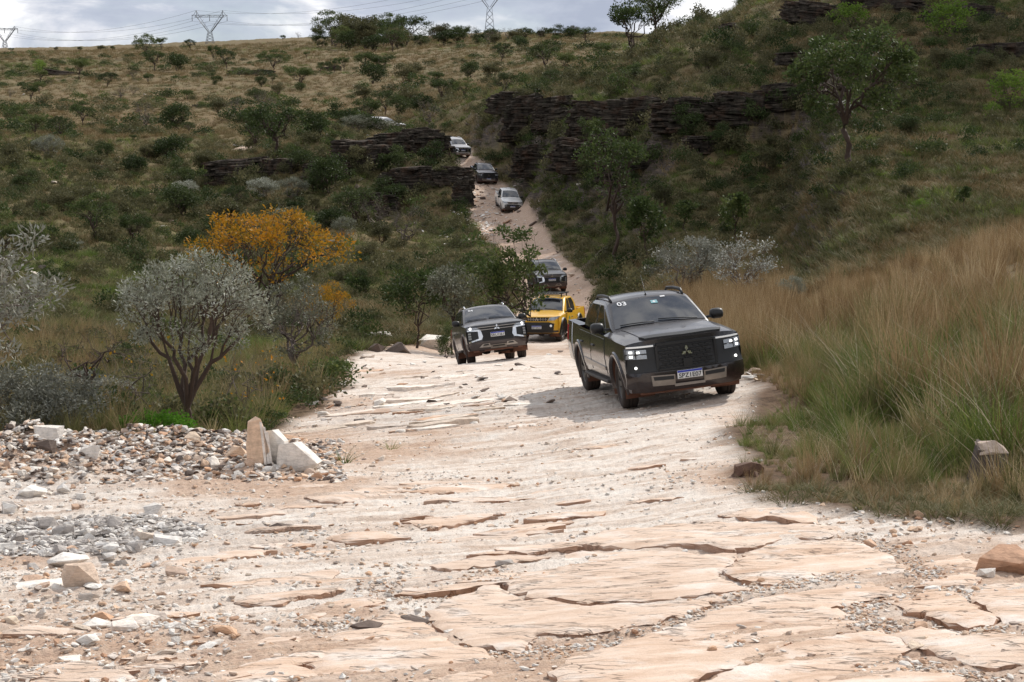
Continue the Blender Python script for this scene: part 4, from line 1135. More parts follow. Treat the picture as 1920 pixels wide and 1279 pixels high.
PR = {}
def P_(k, lm, bm='bark', **kw): PR[k] = (Tree(**kw).meshes(lm, bm), kw.get('H', 5.0))
for i in range(4):
    P_('G%d' % i, 'leaf_green' if i < 3 else 'leaf_dark', seed=20 + i, H=5, R=2.5 + .3 * (i % 2), base=.38, nclump=34 + 6 * i, rc=.46, nleaf=3600, ll=.17, lw=.05, tr=.13, fork=.22 + .05 * (i % 3), limbs=5, twigs=2, sides=5, irregular=.8)
for i in range(3):   # flat umbrella crowns and bushes reaching the ground
    P_('B%d' % i, 'leaf_dark' if i else 'leaf_olive', seed=40 + i, H=3, R=1.55, base=.12, nclump=34, rc=.48, nleaf=3000, ll=.16, lw=.05, tr=.07, fork=.1, limbs=6, twigs=1, stems=3, sides=4, hollow=.35, irregular=.9)
for i in range(3):
    P_('S%d' % i, 'leaf_silver', 'bark_grey', seed=60 + i, H=2.4, R=1.5, base=.28, nclump=44, rc=.30, nleaf=4200, ll=.11, lw=.022, tr=.055, fork=.14, limbs=7, twigs=3, stems=2, sides=4, hollow=.6)
for i in range(3):
    P_('N%d' % i, 'leaf_olive', 'bark_grey', seed=80 + i, H=4, R=2.0, base=.25, nclump=30, rc=.5, nleaf=160 if i else 0, ll=.12, lw=.04, tr=.09, fork=.2, limbs=5, twigs=8, wob=.2, sides=4, hollow=.5)
P_('L0', 'leaf_light', seed=91, H=3.2, R=1.5, base=.25, nclump=22, rc=.45, nleaf=1500, ll=.16, lw=.05, tr=.06, fork=.25, limbs=5, twigs=2, sides=4, irregular=.8)
P_('T0', 'leaf_green', seed=95, H=8, R=2.0, base=.42, nclump=34, rc=.55, nleaf=3000, ll=.17, lw=.05, tr=.13, fork=.35, limbs=6, twigs=3, irregular=.9, flat=.2)
P_('T1', 'leaf_green', seed=97, H=3.0, R=.75, base=.38, nclump=13, rc=.34, nleaf=1300, ll=.15, lw=.05, tr=.045, fork=.4, limbs=4, twigs=1, sides=4)

# hero plants -------------------------------------------------------
hero = Tree(seed=5, H=3.05, R=1.42, base=.46, nclump=96, rc=.19, nleaf=10500, ll=.068, lw=.012, tr=.075, fork=.20, limbs=7, twigs=4, wob=.045, late=True, sides=8, hollow=.55, flat=.7, irregular=.25).meshes('leaf_silver')
loc = G(362, 832); loc.z -= .05
put_tree('silver_tree', hero, loc, (.86, .86, .95), 3.6, 'round silver-leaved tree with a dark forked trunk behind the rubble bank')
s2 = Tree(seed=8, H=2.5, R=.95, base=.20, nclump=56, rc=.18, nleaf=4200, ll=.075, lw=.014, tr=.06, fork=.15, limbs=6, twigs=3, stems=2, sides=5).meshes('leaf_silver', 'bark_grey')
put_tree('silver_shrub', s2, GD(548, 44), 1.0, 2.0, 'silver-leaved shrub just behind the round silver tree, below the orange tree', 'shrub')
s3 = Tree(seed=12, H=2.9, R=1.6, base=.34, nclump=70, rc=.22, nleaf=4600, ll=.085, lw=.013, tr=.06, fork=.3, limbs=7, twigs=3, sides=6, hollow=.4).meshes('leaf_silver_b', 'bark_grey')
put_tree('silver_tree', s3, GD(-150, 21.5), 1.0, .3, 'pale silver-leaved tree cut by the left edge of the picture')
s4 = Tree(seed=15, H=1.1, R=1.1, base=.05, nclump=70, rc=.22, nleaf=9000, ll=.07, lw=.014, tr=.025, fork=.1, limbs=8, twigs=2, stems=5, sides=4, hollow=.3).meshes('leaf_silver_b', 'bark_grey')
put_tree('silver_bush', s4, GD(45, 25.6), (1.0, .8, .85), 1.0, 'low silvery bush behind the rubble bank at the left edge', 'bush')
put_tree('silver_bush', s4, GD(150, 33), (.8, .8, .6), 2.2, 'small grey bush under the bare crooked shrub', 'bush')
n1 = Tree(seed=18, H=1.75, R=.85, base=.25, nclump=26, rc=.22, nleaf=0, tr=.045, fork=.3, limbs=4, twigs=6, wob=.22, sides=5).meshes('leaf_olive', 'bark')
put_tree('bare_shrub', n1, GD(158, 31), 1.0, .4, 'leafless crooked dark shrub left of the round silver tree', 'shrub', part=('trunk', 'crown'))
n2 = Tree(seed=19, H=1.5, R=.7, base=.15, nclump=24, rc=.2, nleaf=60, ll=.05, lw=.02, tr=.018, fork=.25, limbs=5, twigs=6, wob=.2, sides=4, stems=3).meshes('leaf_orange', 'bark_grey')
put_tree('twiggy_shrub', n2, GD(250, 28.5), 1.1, .4, 'thin twiggy shrub with a few reddish leaves left of the dark forked trunk', 'shrub')
put_tree('twiggy_shrub', n2, GD(455, 31), 1.0, 2.4, 'thin twiggy shrub right of the dark forked trunk', 'shrub')
orange = Tree(seed=23, H=4.6, R=2.9, base=.38, nclump=78, rc=.32, nleaf=4600, ll=.13, lw=.028, tr=.10, fork=.15, limbs=9, twigs=4, wob=.14, sides=5, stems=2, hollow=.45, irregular=.6).meshes('leaf_orange')
put_tree('orange_tree', orange, GD(508, 68), (1.12, 1.05, 1.10), .2, 'spreading tree with bright orange and yellow-green foliage')
put_tree('orange_shrub', (orange[0], orange[1]), GD(605, 60), (.32, .32, .5), 1.2, 'narrow orange shrub right of the orange tree', 'shrub')
gA = Tree(seed=25, H=2.9, R=1.35, base=.38, nclump=30, rc=.30, nleaf=2600, ll=.13, lw=.034, tr=.055, fork=.28, limbs=5, twigs=2, sides=5, irregular=.5).meshes('leaf_green')
put_tree('green_tree', gA, GD(778, 66.5), 1.0, .2, 'slim green tree standing alone left of the grey-crowned tree')
gB = Tree(seed=26, H=3.2, R=.95, base=.45, nclump=28, rc=.34, nleaf=3200, ll=.10, lw=.03, tr=.07, fork=.35, limbs=4, twigs=3, sides=5).meshes('leaf_silver')
put_tree('grey_crowned_tree', gB, GD(846, 64.5), 1.0, .2, 'grey-crowned tree between the slim green tree and the large green tree')
gC = Tree(seed=27, H=4.6, R=1.6, base=.12, nclump=44, rc=.34, nleaf=4000, ll=.14, lw=.04, tr=.085, fork=.16, limbs=7, twigs=2, sides=6, stems=2, hollow=.4, irregular=1.0, wob=.16).meshes('leaf_green')
put_tree('green_tree', gC, GD(945, 66), (1.06, 1, 1.0), 1.4, 'large open green tree in front of the track, partly hiding the grey SUV')
put_tree('dark_bush', PR['B1'][0], GD(905, 64), (.42, .4, .55), .2, 'dark leafy bush at the foot of the large open green tree', 'bush')
put_tree('dark_bush', PR['B2'][0], GD(835, 60), (.22, .25, .33), .2, 'small dark bush beside the trunk of the grey-crowned tree', 'bush')
sS = Tree(seed=61, H=2.4, R=1.5, base=.28, nclump=50, rc=.28, nleaf=4600, ll=.10, lw=.022, tr=.055, fork=.14, limbs=7, twigs=3, stems=2, sides=4, hollow=.6).meshes('leaf_silver_b', 'bark_grey')
put_tree('silver_shrub', sS, GD(1290, 66), (1.02, 1, .98), .5, 'broad silvery shrub directly behind the roof of pickup 03', 'shrub')
sB = Tree(seed=29, H=2.2, R=1.1, base=.10, nclump=46, rc=.26, nleaf=1500, ll=.09, lw=.02, tr=.045, fork=.15, limbs=8, twigs=8, stems=3, sides=4).meshes('leaf_silver_b', 'bark_grey')
put_tree('silver_shrub', sB, GD(1402, 62), 1.0, .5, 'half bare grey shrub right of the broad silvery shrub', 'shrub')
put_tree('silver_shrub', PR['S1'][0], GD(1490, 58), (.32, .32, .42), .5, 'small round silvery shrub at the edge of the dry grass bank', 'shrub')
big = Tree(seed=31, H=6.0, R=2.55, base=.36, nclump=64, rc=.5, nleaf=7500, ll=.17, lw=.05, tr=.15, fork=.32, limbs=6, twigs=4, sides=7, hollow=.6, irregular=.6).meshes('leaf_green')
put_tree('hillside_tree', big, GD(1600, 79.5), 1.02, .9, 'large wide-crowned tree standing alone on the right hillside')
put_tree('ridge_tree', PR['G0'][0], GD(1188, 183), (1.15, 1.1, 1.3), 0, 'left of the two dark crooked trees on the right ridge against the sky')
put_tree('ridge_tree', PR['G2'][0], GD(1232, 178), (1.05, 1.1, 1.25), 2, 'right of the two dark crooked trees on the right ridge against the sky')
put_tree('slender_tree', PR['T0'][0], GD(1158, 101), 1.0, 1, 'tall slender tree in front of the dark cliff right of the track')
fern = Tree(seed=33, H=.42, R=.55, base=.0, nclump=60, rc=.14, nleaf=3200, ll=.05, lw=.016, tr=.006, fork=.1, limbs=6, twigs=1, stems=4, sides=3, hollow=.3).meshes('fern')
put_tree('green_fern', fern, GD(268, 25.3), (1.05, .8, .8), .2, 'bright green feathery plant beside the foot of the forked trunk', 'plant')

# other trees read off the photograph: (px, y of the foot, height px, kind, width factor)
LIST = """22 99 10 G0 1.3|105 97 9 B0 1|150 96 8 B1 1.2|190 96 10 B0 1.6|212 95 9 B1 1|272 112 50 G1 .9|303 96 26 G0 1|290 135 42 G2 1.3|148 150 42 G0 1.1|75 142 32 L0 1|357 96 22 G3 1|333 135 34 B1 1.4|400 112 30 G0 1|425 130 38 G3 1|515 133 42 G1 1.5|562 168 44 G0 1.4|530 78 13 G2 1|560 74 16 N0 1|605 132 20 G0 1.2|626 137 28 G1 1|685 142 44 G2 1.1|575 112 15 G0 1|600 88 28 B2 1.2|628 92 34 N1 1.2|655 94 40 B1 1.2|690 94 44 B0 1|724 88 46 G3 1.1|700 97 34 B1 1.4|748 92 30 B2 1.3|778 84 26 N1 1.3|803 84 30 N2 1.1|832 86 28 B1 1.4|868 82 34 G0 1.2|899 84 26 B2 1|924 86 32 G3 1|952 78 24 N1 1.4|982 76 24 B1 1.3|1012 74 22 N2 1.4|1042 74 24 B2 1.3|1070 74 22 B1 1.2|940 117 38 G3 1.1|1022 138 62 G1 1|1058 142 50 G0 1|57 190 36 G0 1|225 192 30 N0 1.5|352 192 24 G0 .9|30 242 44 G1 1|66 256 46 G0 1|114 258 46 G3 1|157 237 48 G1 1|272 246 56 N1 1|332 246 52 B1 1.1|412 218 32 B0 1.1|440 222 46 N0 1|492 228 52 N1 1|520 305 112 G2 1.25|482 284 84 G3 1|590 266 60 B1 1|640 242 48 B2 1.1|690 232 54 G0 1.1|722 217 50 G3 1.1|762 212 52 B0 1|830 192 48 G0 1.2|872 187 44 G1 1|946 178 48 G3 1|805 242 56 N2 1|722 252 34 S0 1|8 474 76 G0 1|176 458 90 G1 1|250 466 70 G0 1|612 372 80 B1 1|662 432 92 G3 1|700 442 76 N1 1|757 470 92 N2 1|1210 502 150 T1 .9|1284 437 66 T1 1.3|1377 466 112 T1 .9|1505 210 60 G1 .9|1896 212 82 L0 1.1|1806 402 52 T1 1|1592 68 62 L0 1.2|1780 86 80 L0 1.4|1120 300 90 G0 .9|1090 260 60 B1 1|430 430 60 B0 1.2|345 410 60 B1 1.2|120 405 50 B0 1.2|50 355 40 B2 1.3|250 330 40 B1 1.2|385 320 46 B0 1.2|300 300 36 B2 1|195 300 36 B1 1|830 350 34 B0 1.2|730 395 50 B2 1.2|575 330 46 B1 1.2|985 210 34 B0 1.3|1130 120 36 G0 1.1|880 150 34 B1 1.2|780 150 30 B0 1.2|350 470 50 B1 1|560 470 60 B0 1.2|690 500 50 B0 1|680 560 46 B2 1|905 430 34 L0 1|1440 330 50 B0 1.2|1350 290 44 B2 1.2|1700 250 40 B1 1.2|1660 150 44 B0 1.1|1750 130 50 G0 1|1850 150 44 B0 1.2|1480 130 40 B1 1.1|1330 140 40 B0 1.2|1425 70 34 B1 1.2|1290 250 60 B2 1|1240 400 50 B0 1|1560 420 40 B0 1.1|1700 380 30 B0 1.2"""
DESC = {'G': ('cerrado_tree', 'tree', ('flat-crowned green tree', 'round-crowned green tree', 'gnarled open green tree', 'dense dark green tree')),
        'B': ('bush', 'bush', ('olive green bush', 'dark green bush', 'dense dark bush')), 'S': ('silver_shrub', 'shrub', ('silvery shrub',) * 3),
        'N': ('bare_tree', 'tree', ('leafless tree', 'nearly bare twiggy tree', 'sparse twiggy tree')), 'L': ('light_green_tree', 'tree', ('light green young tree',)), 'T': ('young_tree', 'tree', ('tall thin tree', 'slim young green tree'))}
def place_name(px, py):
    if py < 106: return ('on the skyline left of the pylon' if px < 380 else 'in the skyline treeline between pylons' if px < 900 else 'on the skyline right of the pylons' if px < 1100 else 'on the right ridge')
    if px > 1075: return ('high on the right hillside' if py < 160 else 'against the dark cliff right of the track' if px < 1400 and py < 320 else 'right of the lone wide tree' if px > 1600 else 'on the lower right hillside')
    if py < 150: return 'on the upper part of the far golden slope'
    if py < 235: return 'on the far golden slope ' + ('at left' if px < 300 else 'below the pylon' if px < 600 else 'above the track')
    if py < 320: return 'below the golden slope ' + ('at left' if px < 300 else 'above the rock outcrops' if px < 640 else 'near the track top')
    return 'in the green hollow ' + ('at left' if px < 330 else 'above the orange tree' if px < 640 else 'left of the track')
cnt = {}
def lab(desc, px, py):
    return '%s %s' % (desc, place_name(px, py))
ent = []
for row in LIST.split('|'):
    a = row.split(); px, py, hp, k, wf = float(a[0]), float(a[1]), float(a[2]), a[3], float(a[4]); ent.append((px, py, hp, k, wf))
rr = np.random.default_rng(77)
fill = []
for (n, x0, x1, y0, y1, ks, hs) in ((26, 0, 640, 150, 300, 'B0 B1 G0 G3 N1 B2', 24), (34, 0, 840, 300, 470, 'B0 B1 B2 G3 N1 S2 B0', 40), (14, 1120, 1900, 130, 420, 'B0 B1 L0 B2 N2', 34), (14, 640, 1050, 130, 235, 'B0 G0 B1 G3', 34), (4, 380, 900, 480, 560, 'B0 N1', 30), (30, 560, 1120, 72, 92, 'B1 N1 B2 G0 N2 B0', 28), (10, 590, 765, 84, 98, 'G3 B1 B0 G1', 52)):
    ks = ks.split()
    for _ in range(n): fill.append((x0 + rr.random() * (x1 - x0), y0 + rr.random() * (y1 - y0), hs * (.6 + .7 * rr.random()), ks[rr.integers(len(ks))], .9 + .5 * rr.random()))
LAB = {}
for px, py, hp, k, wf in ent + fill:
    q = G(px, py)
    if road(np.array([q.x]), np.array([q.y]))[0] > .05 or q.y < 45: continue
    if (px, py, hp, k, wf) in fill and 860 < px < 1110 and py > 240: continue
    proto, H = PR[k]; sc = hp / F * q.y / H
    nm, cat, ds = DESC[k[0]]; d = ds[int(k[1]) % len(ds)]
    l = lab(d, px, py); q.z -= .03 * hp / F * q.y
    LAB.setdefault(l, []).append((px, put_tree(nm, proto, q, (sc * wf, sc * wf, sc), rr.random() * 6.28, l, cat, nm.replace('_', ' ') + 's ' + place_name(px, py))))
ORD = 'first second third fourth fifth sixth seventh eighth ninth tenth eleventh twelfth'.split()
for l, lst in LAB.items():
    if 1 < len(lst) <= 12:
        for i, (_, o) in enumerate(sorted(lst, key=lambda a: a[0])): o['label'] = l + (', leftmost' if i == 0 else ', rightmost' if i == len(lst) - 1 else ', %s from left' % ORD[i])

# ------------------------------------------------------------------ grass and other scattered cover
def tuft(seed, n, rad, h, hv, w, lean, bend=.35, seg=3, mat='g_dry', name='tuft', cvar=None):
    r = np.random.default_rng(seed)
    a = r.random(n) * 2 * pi; q = rad * np.sqrt(r.random(n)); base = np.stack([q * np.cos(a), q * np.sin(a), np.full(n, -.03)], -1)
    a2 = a + r.normal(size=n) * .9; ln = lean * (.3 + r.random(n)); d = np.stack([np.cos(a2) * ln, np.sin(a2) * ln, np.ones(n)], -1); d /= np.linalg.norm(d, axis=1)[:, None]
    L = h * (1 - hv * r.random(n)); ww = w * (.6 + .8 * r.random(n)); b2 = r.random(n) * 2 * pi
    sd_ = np.stack([np.cos(b2), np.sin(b2), np.zeros(n)], -1)
    V = []
    for i in range(seg + 1):
        t = i / seg; p = base + d * (L * t)[:, None] + np.stack([np.cos(a2), np.sin(a2), -np.ones(n) * .5], -1) * (bend * L * t * t * (.3 + r.random(n) * 0 + ln))[:, None]
        wd = ww * (1 - t * .92)
        V.append(p - sd_ * wd[:, None]); V.append(p + sd_ * wd[:, None])
    V = np.stack(V, 1); m = 2 * (seg + 1); V = V.reshape(-1, 3)
    T = []
    for i in range(seg): T.append([2 * i, 2 * i + 1, 2 * i + 3, 2 * i + 2])
    T = (np.arange(n)[:, None, None] * m + np.array(T)[None]).reshape(-1, 4)
    lv = np.repeat(r.random(n), m)
    if cvar is not None: lv = np.clip(lv * cvar[1] + cvar[0], 0, 1)
    me = mesh_np(name, V, T, M[mat], False, {'lv': lv})
    return me

def rock_mesh(seed, flat=.5, n=16, mat='st_mix', name='stone'):
    r = np.random.default_rng(seed); p = r.normal(size=(n, 3)); p /= np.linalg.norm(p, axis=1)[:, None]
    p = np.sign(p) * np.abs(p) ** .75 * (.75 + .35 * r.random((n, 1))); p *= [1, .62 + .3 * r.random(), flat]
    p *= .5
    mb = MB(); mb.hull([tuple(v) for v in p]); return mb.mesh(name, M[mat])

def scatter(name, P, rot, scl, idx, templates, label=None, group=None):
    """one object; geometry nodes put one of the templates on each of its points"""
    tc_ = bpy.data.collections.new(name + '_templates')
    for i, me in enumerate(templates):
        o = bpy.data.objects.new('%s_template_%02d' % (name, i), me); tc_.objects.link(o)
    me = bpy.data.meshes.new(name); P = np.asarray(P, np.float32); me.vertices.add(len(P)); me.vertices.foreach_set('co', P.ravel())
    a = me.attributes.new('rot', 'FLOAT_VECTOR', 'POINT'); a.data.foreach_set('vector', np.asarray(rot, np.float32).ravel())
    a = me.attributes.new('scl', 'FLOAT_VECTOR', 'POINT'); a.data.foreach_set('vector', np.asarray(scl, np.float32).ravel())
    a = me.attributes.new('idx', 'INT', 'POINT'); a.data.foreach_set('value', np.asarray(idx, np.int32).ravel())
    o = link(name, me); g = bpy.data.node_groups.new(name, 'GeometryNodeTree')
    g.interface.new_socket('Geometry', in_out='INPUT', socket_type='NodeSocketGeometry'); g.interface.new_socket('Geometry', in_out='OUTPUT', socket_type='NodeSocketGeometry')
    N = g.nodes; Lk = g.links.new
    gi = N.new('NodeGroupInput'); go = N.new('NodeGroupOutput'); ip = N.new('GeometryNodeInstanceOnPoints'); ci = N.new('GeometryNodeCollectionInfo')
    ci.inputs['Collection'].default_value = tc_; ci.inputs['Separate Children'].default_value = True; ci.inputs['Reset Children'].default_value = True
    def attr(nm, ty):
        q = N.new('GeometryNodeInputNamedAttribute'); q.data_type = ty; q.inputs['Name'].default_value = nm; return q.outputs['Attribute']
    Lk(gi.outputs[0], ip.inputs['Points']); Lk(ci.outputs[0], ip.inputs['Instance']); ip.inputs['Pick Instance'].default_value = True
    Lk(attr('idx', 'INT'), ip.inputs['Instance Index']); Lk(attr('rot', 'FLOAT_VECTOR'), ip.inputs['Rotation']); Lk(attr('scl', 'FLOAT_VECTOR'), ip.inputs['Scale'])
    Lk(ip.outputs[0], go.inputs[0])
    md = o.modifiers.new('scatter', 'NODES'); md.node_group = g
    tag(o, label, None, group, 'stuff'); return o

def sample_screen(n, u0, u1, d0, d1, rng, power=0.0):
    """points spread evenly in bearing and in the logarithm of distance"""
    u = u0 + (u1 - u0) * rng.random(n); D = np.exp(math.log(d0) + (math.log(d1) - math.log(d0)) * rng.random(n) ** (1 + power))
    return (u - 960) / F * D, D

def grass_layer(name, x, y, kinds, rng, scale, label, hfun=None):
    """kinds: list of (template, dryness low, dryness high)"""
    z = Zd(x, y); d = dryness(x, y) + rng.normal(size=len(x)) * .12
    tm = [k[0] for k in kinds]; c = np.array([(k[1] + k[2]) / 2 for k in kinds])
    w_ = np.abs(d[:, None] - c[None]) + rng.random((len(x), len(kinds))) * .35
    idx = w_.argmin(1)
    s = scale * (.6 + .8 * rng.random(len(x)))
    if hfun is not None: s = s * hfun(x, y)
    rot = np.stack([rng.normal(size=len(x)) * .12, rng.normal(size=len(x)) * .12, rng.random(len(x)) * 6.28], -1)
    S = np.stack([s, s, s * (.8 + .5 * rng.random(len(x)))], -1)
    return scatter(name, np.stack([x, y, z], -1), rot, S, idx, tm, label)

g_ = np.random.default_rng(101)
tall = [tuft(200 + i, 34, .09, 1.05, .6, .0058, .22, .22, 3, 'g_dry', cvar=((.0, .2, .5)[i], (.5, .6, .5)[i])) for i in range(3)]
mixd = [tuft(210 + i, 46, .10, .8, .6, .006, .30, .35, 3, 'g_mix', cvar=(.1 * i, .8)) for i in range(2)]
gren = [tuft(220 + i, 50, .10, .66, .6, .006, .38, .55, 3, 'g_green') for i in range(2)]
short = [tuft(230 + i, 50, .16, .42, .6, .006, .5, .8, 2, ('g_hill', 'g_mix', 'g_green')[i]) for i in range(3)]
# right bank, near
x, y = sample_screen(15000, 1330, 2350, 14.8, 62, g_, -.25)
bare = road(x, y); u = 960 + F * x / y
k = (bare < .25) & (g_.random(len(x)) < .12 + .88 * sstep(15.8, 19.5, y)) & (g_.random(len(x)) < .12 + 1.5 * sstep(.36, .60, fbm(x * 1.7, y * 1.7, 51, 3))) & ~((np.hypot(x - CARS['p03'][0].col[3].x, (y - CARS['p03'][0].col[3].y) * .5) < 1.6))
def edge(x, y):
    u = 960 + F * x / y; Rr = np.interp(y, RDa[:, 0], RDa[:, 2]); dr = np.maximum((u - Rr) / F * y, 0)
    return (.3 + .7 * sstep(.2, 2.2, dr)) * (.4 + .55 * sstep(15.5, 21, y)) * (1 - .42 * sstep(28, 50, y)) * np.clip(2.1 * fbm(x * 1.1, y * 1.1, 57, 3) - .1, .3, 1.5)
grass_layer('dry_grass', x[k], y[k], [(tall[0], .75, 1), (tall[1], .8, 1), (tall[2], .75, .95), (mixd[0], .5, .8), (mixd[1], .45, .8), (gren[0], .35, .7), (gren[1], .4, .65), (short[0], .4, .9), (short[1], .3, .6)], g_, 1.0, 'tall tawny and green grass covering the bank right of the track', edge)
stalk = [tuft(260 + i, 5, .10, 1.15, .4, .0038, .5, .5, 4, 'g_pale', 'pale_stalks') for i in range(2)]
x, y = sample_screen(1500, 1380, 2350, 15.4, 58, g_, -.2); k = (road(x, y) < .05) & (fbm(x * .8, y * .8, 91, 3) > .45)
grass_layer('pale_grass_stalks', x[k], y[k], [(stalk[0], 0, 1), (stalk[1], 0, 1)], g_, 1.05, 'long bleached stalks rising from the tall grass', edge)
x, y = sample_screen(380, 1350, 2000, 15.2, 18.5, g_); u = 960 + F * x / y
k = road(x, y) < .6
foot = [tuft(270 + i, 30, .05, .26, .6, .004, .8, .7, 2, ('g_hillmix', 'g_hill')[i], 'foot_grass') for i in range(2)]
grass_layer('foot_grass', x[k], y[k], [(foot[0], .4, 1), (foot[1], 0, .6)], g_, 1.0, 'short dry grass at the foot of the bank')
# behind pickup / between the track and the hill
x, y = sample_screen(9000, 1050, 1480, 36, 75, g_)
k = road(x, y) < .2
grass_layer('bank_grass', x[k], y[k], [(tall[0], .6, 1), (tall[2], .6, .9), (mixd[0], .3, .6), (gren[0], 0, .3)], g_, .85, 'dry grass along the right edge of the track behind pickup 03')
# left side behind the rubble bank
x, y = sample_screen(15000, -500, 760, 24.6, 62, g_)
u = 960 + F * x / y; dl = (np.interp(y, RDa[:, 0], RDa[:, 1]) - u) / F * y
k = (road(x, y) < .3) & (g_.random(len(x)) < sstep(-.1, 1.7, dl)) & ((y > 26.3) | (960 + F * x / y > 420) | (g_.random(len(x)) < .25))
grass_layer('meadow_grass', x[k], y[k], [(tall[0], .75, 1), (mixd[0], .45, .7), (mixd[1], .5, .75), (short[0], .6, .9), (short[1], .3, .6), (gren[0], .0, .35), (short[2], 0, .3)], g_, .72, 'mixed dry and green grass behind the rubble bank at left')
# slopes, middle distance
clump = [tuft(240 + i, 34, .34, .62, .5, .016, .55, .8, 2, m) for i, m in enumerate(('g_hill', 'g_hillmix', 'g_green', 'g_hillmix'))]
leafy = []
for i, lm in enumerate(('leaf_olive', 'leaf_dark', 'leaf_green')):
    t_ = Tree(seed=300 + i, H=1.0, R=.7, base=0.0, nclump=16, rc=.26, nleaf=420, ll=.12, lw=.04, tr=.015, fork=.1, limbs=3, twigs=0, sides=3, hollow=.3)
    leafy.append(mesh_np('bush_clump', t_.V, t_.T, M[lm], False, {'lv': t_.lv}))
x, y = sample_screen(46000, -60, 1990, 60, 260, g_)
k = road(x, y) < .15
grass_layer('hillside_grass', x[k], y[k], [(clump[0], .65, 1), (clump[1], .35, .65), (clump[3], .4, .7), (clump[2], 0, .3)], g_, 1.0, 'rough grass of the valley slopes', lambda x, y: .75 + .5 * sstep(80, 240, y))
x, y = sample_screen(10500, -60, 1990, 62, 260, g_)
dn = fbm(x * .09, y * .09, 61, 4); u = 960 + F * x / y
wgt = np.where(u > 1100, .55, .75) * np.where(u < 1000, sstep(80, 125, y) * .8 + .2, 1) * (1 - .8 * sstep(180, 230, y)) * sstep(.36, .56, dn + .22 * (1 - dryness(x, y)))
k = (road(x, y) < .03) & (g_.random(len(x)) < wgt) & ~((u > 1120) & (y < 75))
x, y = x[k], y[k]; s = (.35 + 1.0 * g_.random(len(x)) ** 2) * (.7 + .5 * sstep(70, 200, y))
scatter('undergrowth', np.stack([x, y, Zd(x, y) - .08], -1), np.stack([0 * x, 0 * x, g_.random(len(x)) * 6.28], -1), np.stack([s, s, s * (.9 + .5 * g_.random(len(x)))], -1), g_.choice(3, len(x), p=[.68, .2, .12]), leafy, 'low leafy undergrowth of the valley slopes')
# near-left low bushes
x, y = sample_screen(900, -300, 720, 27, 60, g_); k = (road(x, y) < .1) & (fbm(x * .3, y * .3, 63, 3) > .47); x, y = x[k], y[k]
s = .25 + .5 * g_.random(len(x)) ** 2
scatter('low_scrub', np.stack([x, y, Zd(x, y) - .03], -1), np.stack([0 * x, 0 * x, g_.random(len(x)) * 6.28], -1), np.stack([s, s, s], -1), g_.choice(3, len(x), p=[.5, .2, .3]), leafy, 'low scrub among the grass behind the rubble bank')
# far plateau
x, y = sample_screen(26000, -60, 1500, 235, 900, g_)
grass_layer('plateau_grass', x, y, [(clump[0], .6, 1), (clump[1], .2, .5), (clump[2], 0, .2)], g_, 1.5, 'golden grass of the far plateau', lambda x, y: .8 + .8 * sstep(300, 800, y))
x, y = sample_screen(1500, -60, 1300, 235, 900, g_); k = fbm(x * .02, y * .02, 65, 4) > .5; x, y = x[k], y[k]
s = .8 + 1.8 * g_.random(len(x)) ** 2
scatter('plateau_scrub', np.stack([x, y, Zd(x, y) - .1], -1), np.stack([0 * x, 0 * x, g_.random(len(x)) * 6.28], -1), np.stack([s * 1.3, s * 1.3, s], -1), g_.choice(3, len(x)), leafy, 'small dark scrub dotting the far plateau')

# spiky rosette plants on the right hillside
ros = tuft(400, 60, .06, 1.0, .45, .028, 1.4, .5, 3, 'leaf_light', 'rosette')
for i, (px, py) in enumerate([(1365, 300), (1405, 305), (1460, 318), (1515, 250), (1543, 298), (1562, 330), (1455, 362), (1492, 348), (1555, 232), (1625, 286), (1620, 272), (1105, 445), (1650, 333), (1585, 372), (1340, 318), (1430, 300), (1700, 300), (1550, 345), (1860, 330), (1380, 340)]):
    q = G(px, py); s = (20 + 14 * rr.random()) / F * q.y
    o = link('spiky_plant', ros, None, q, (0, 0, rr.random() * 6), (s, s, s * .9)); tag(o, 'spiky light green rosette plant on the dark slope left of the lone wide tree' if px < 1590 else 'spiky light green rosette plant on the slope by the lone wide tree', 'plant', 'spiky rosette plants on the right hillside' + (' left' if px < 1590 else ' right'))
tf = [tuft(410 + i, 34, .05, .34, .5, .006, .5, .6, 3, 'g_green', 'grass_tuft') for i in range(2)]
for px, py, s, l in ((645, 868, 1, 'green grass tuft growing alone on the reddish gravel'), (733, 842, .8, 'thin green grass tuft right of the lone tuft on reddish gravel'), (228, 800, 1.4, 'bright green grass tuft behind the rubble bank left of the feathery plant')):
    o = link('grass_tuft', tf[0], None, G(px, py), (0, 0, 1), s); tag(o, l, 'grass tuft')
for px, D_, sx, k_, l in ((708, 200, 1.25, 'S0', 'pale silvery shrub in front of the white vehicle at the track top'), (690, 199.5, 1.2, 'B1', 'dark green bush beside the pale silvery shrub at the track top'), (733, 201, .9, 'B0', 'olive bush between the pale silvery shrub and the rock tower'), (668, 198, 1.3, 'S2', 'grey shrub left of the dark green bush at the track top')):
    put_tree('shrub', PR[k_][0], GD(px, D_), (sx, sx, sx * .75), 1.0, l, 'shrub')

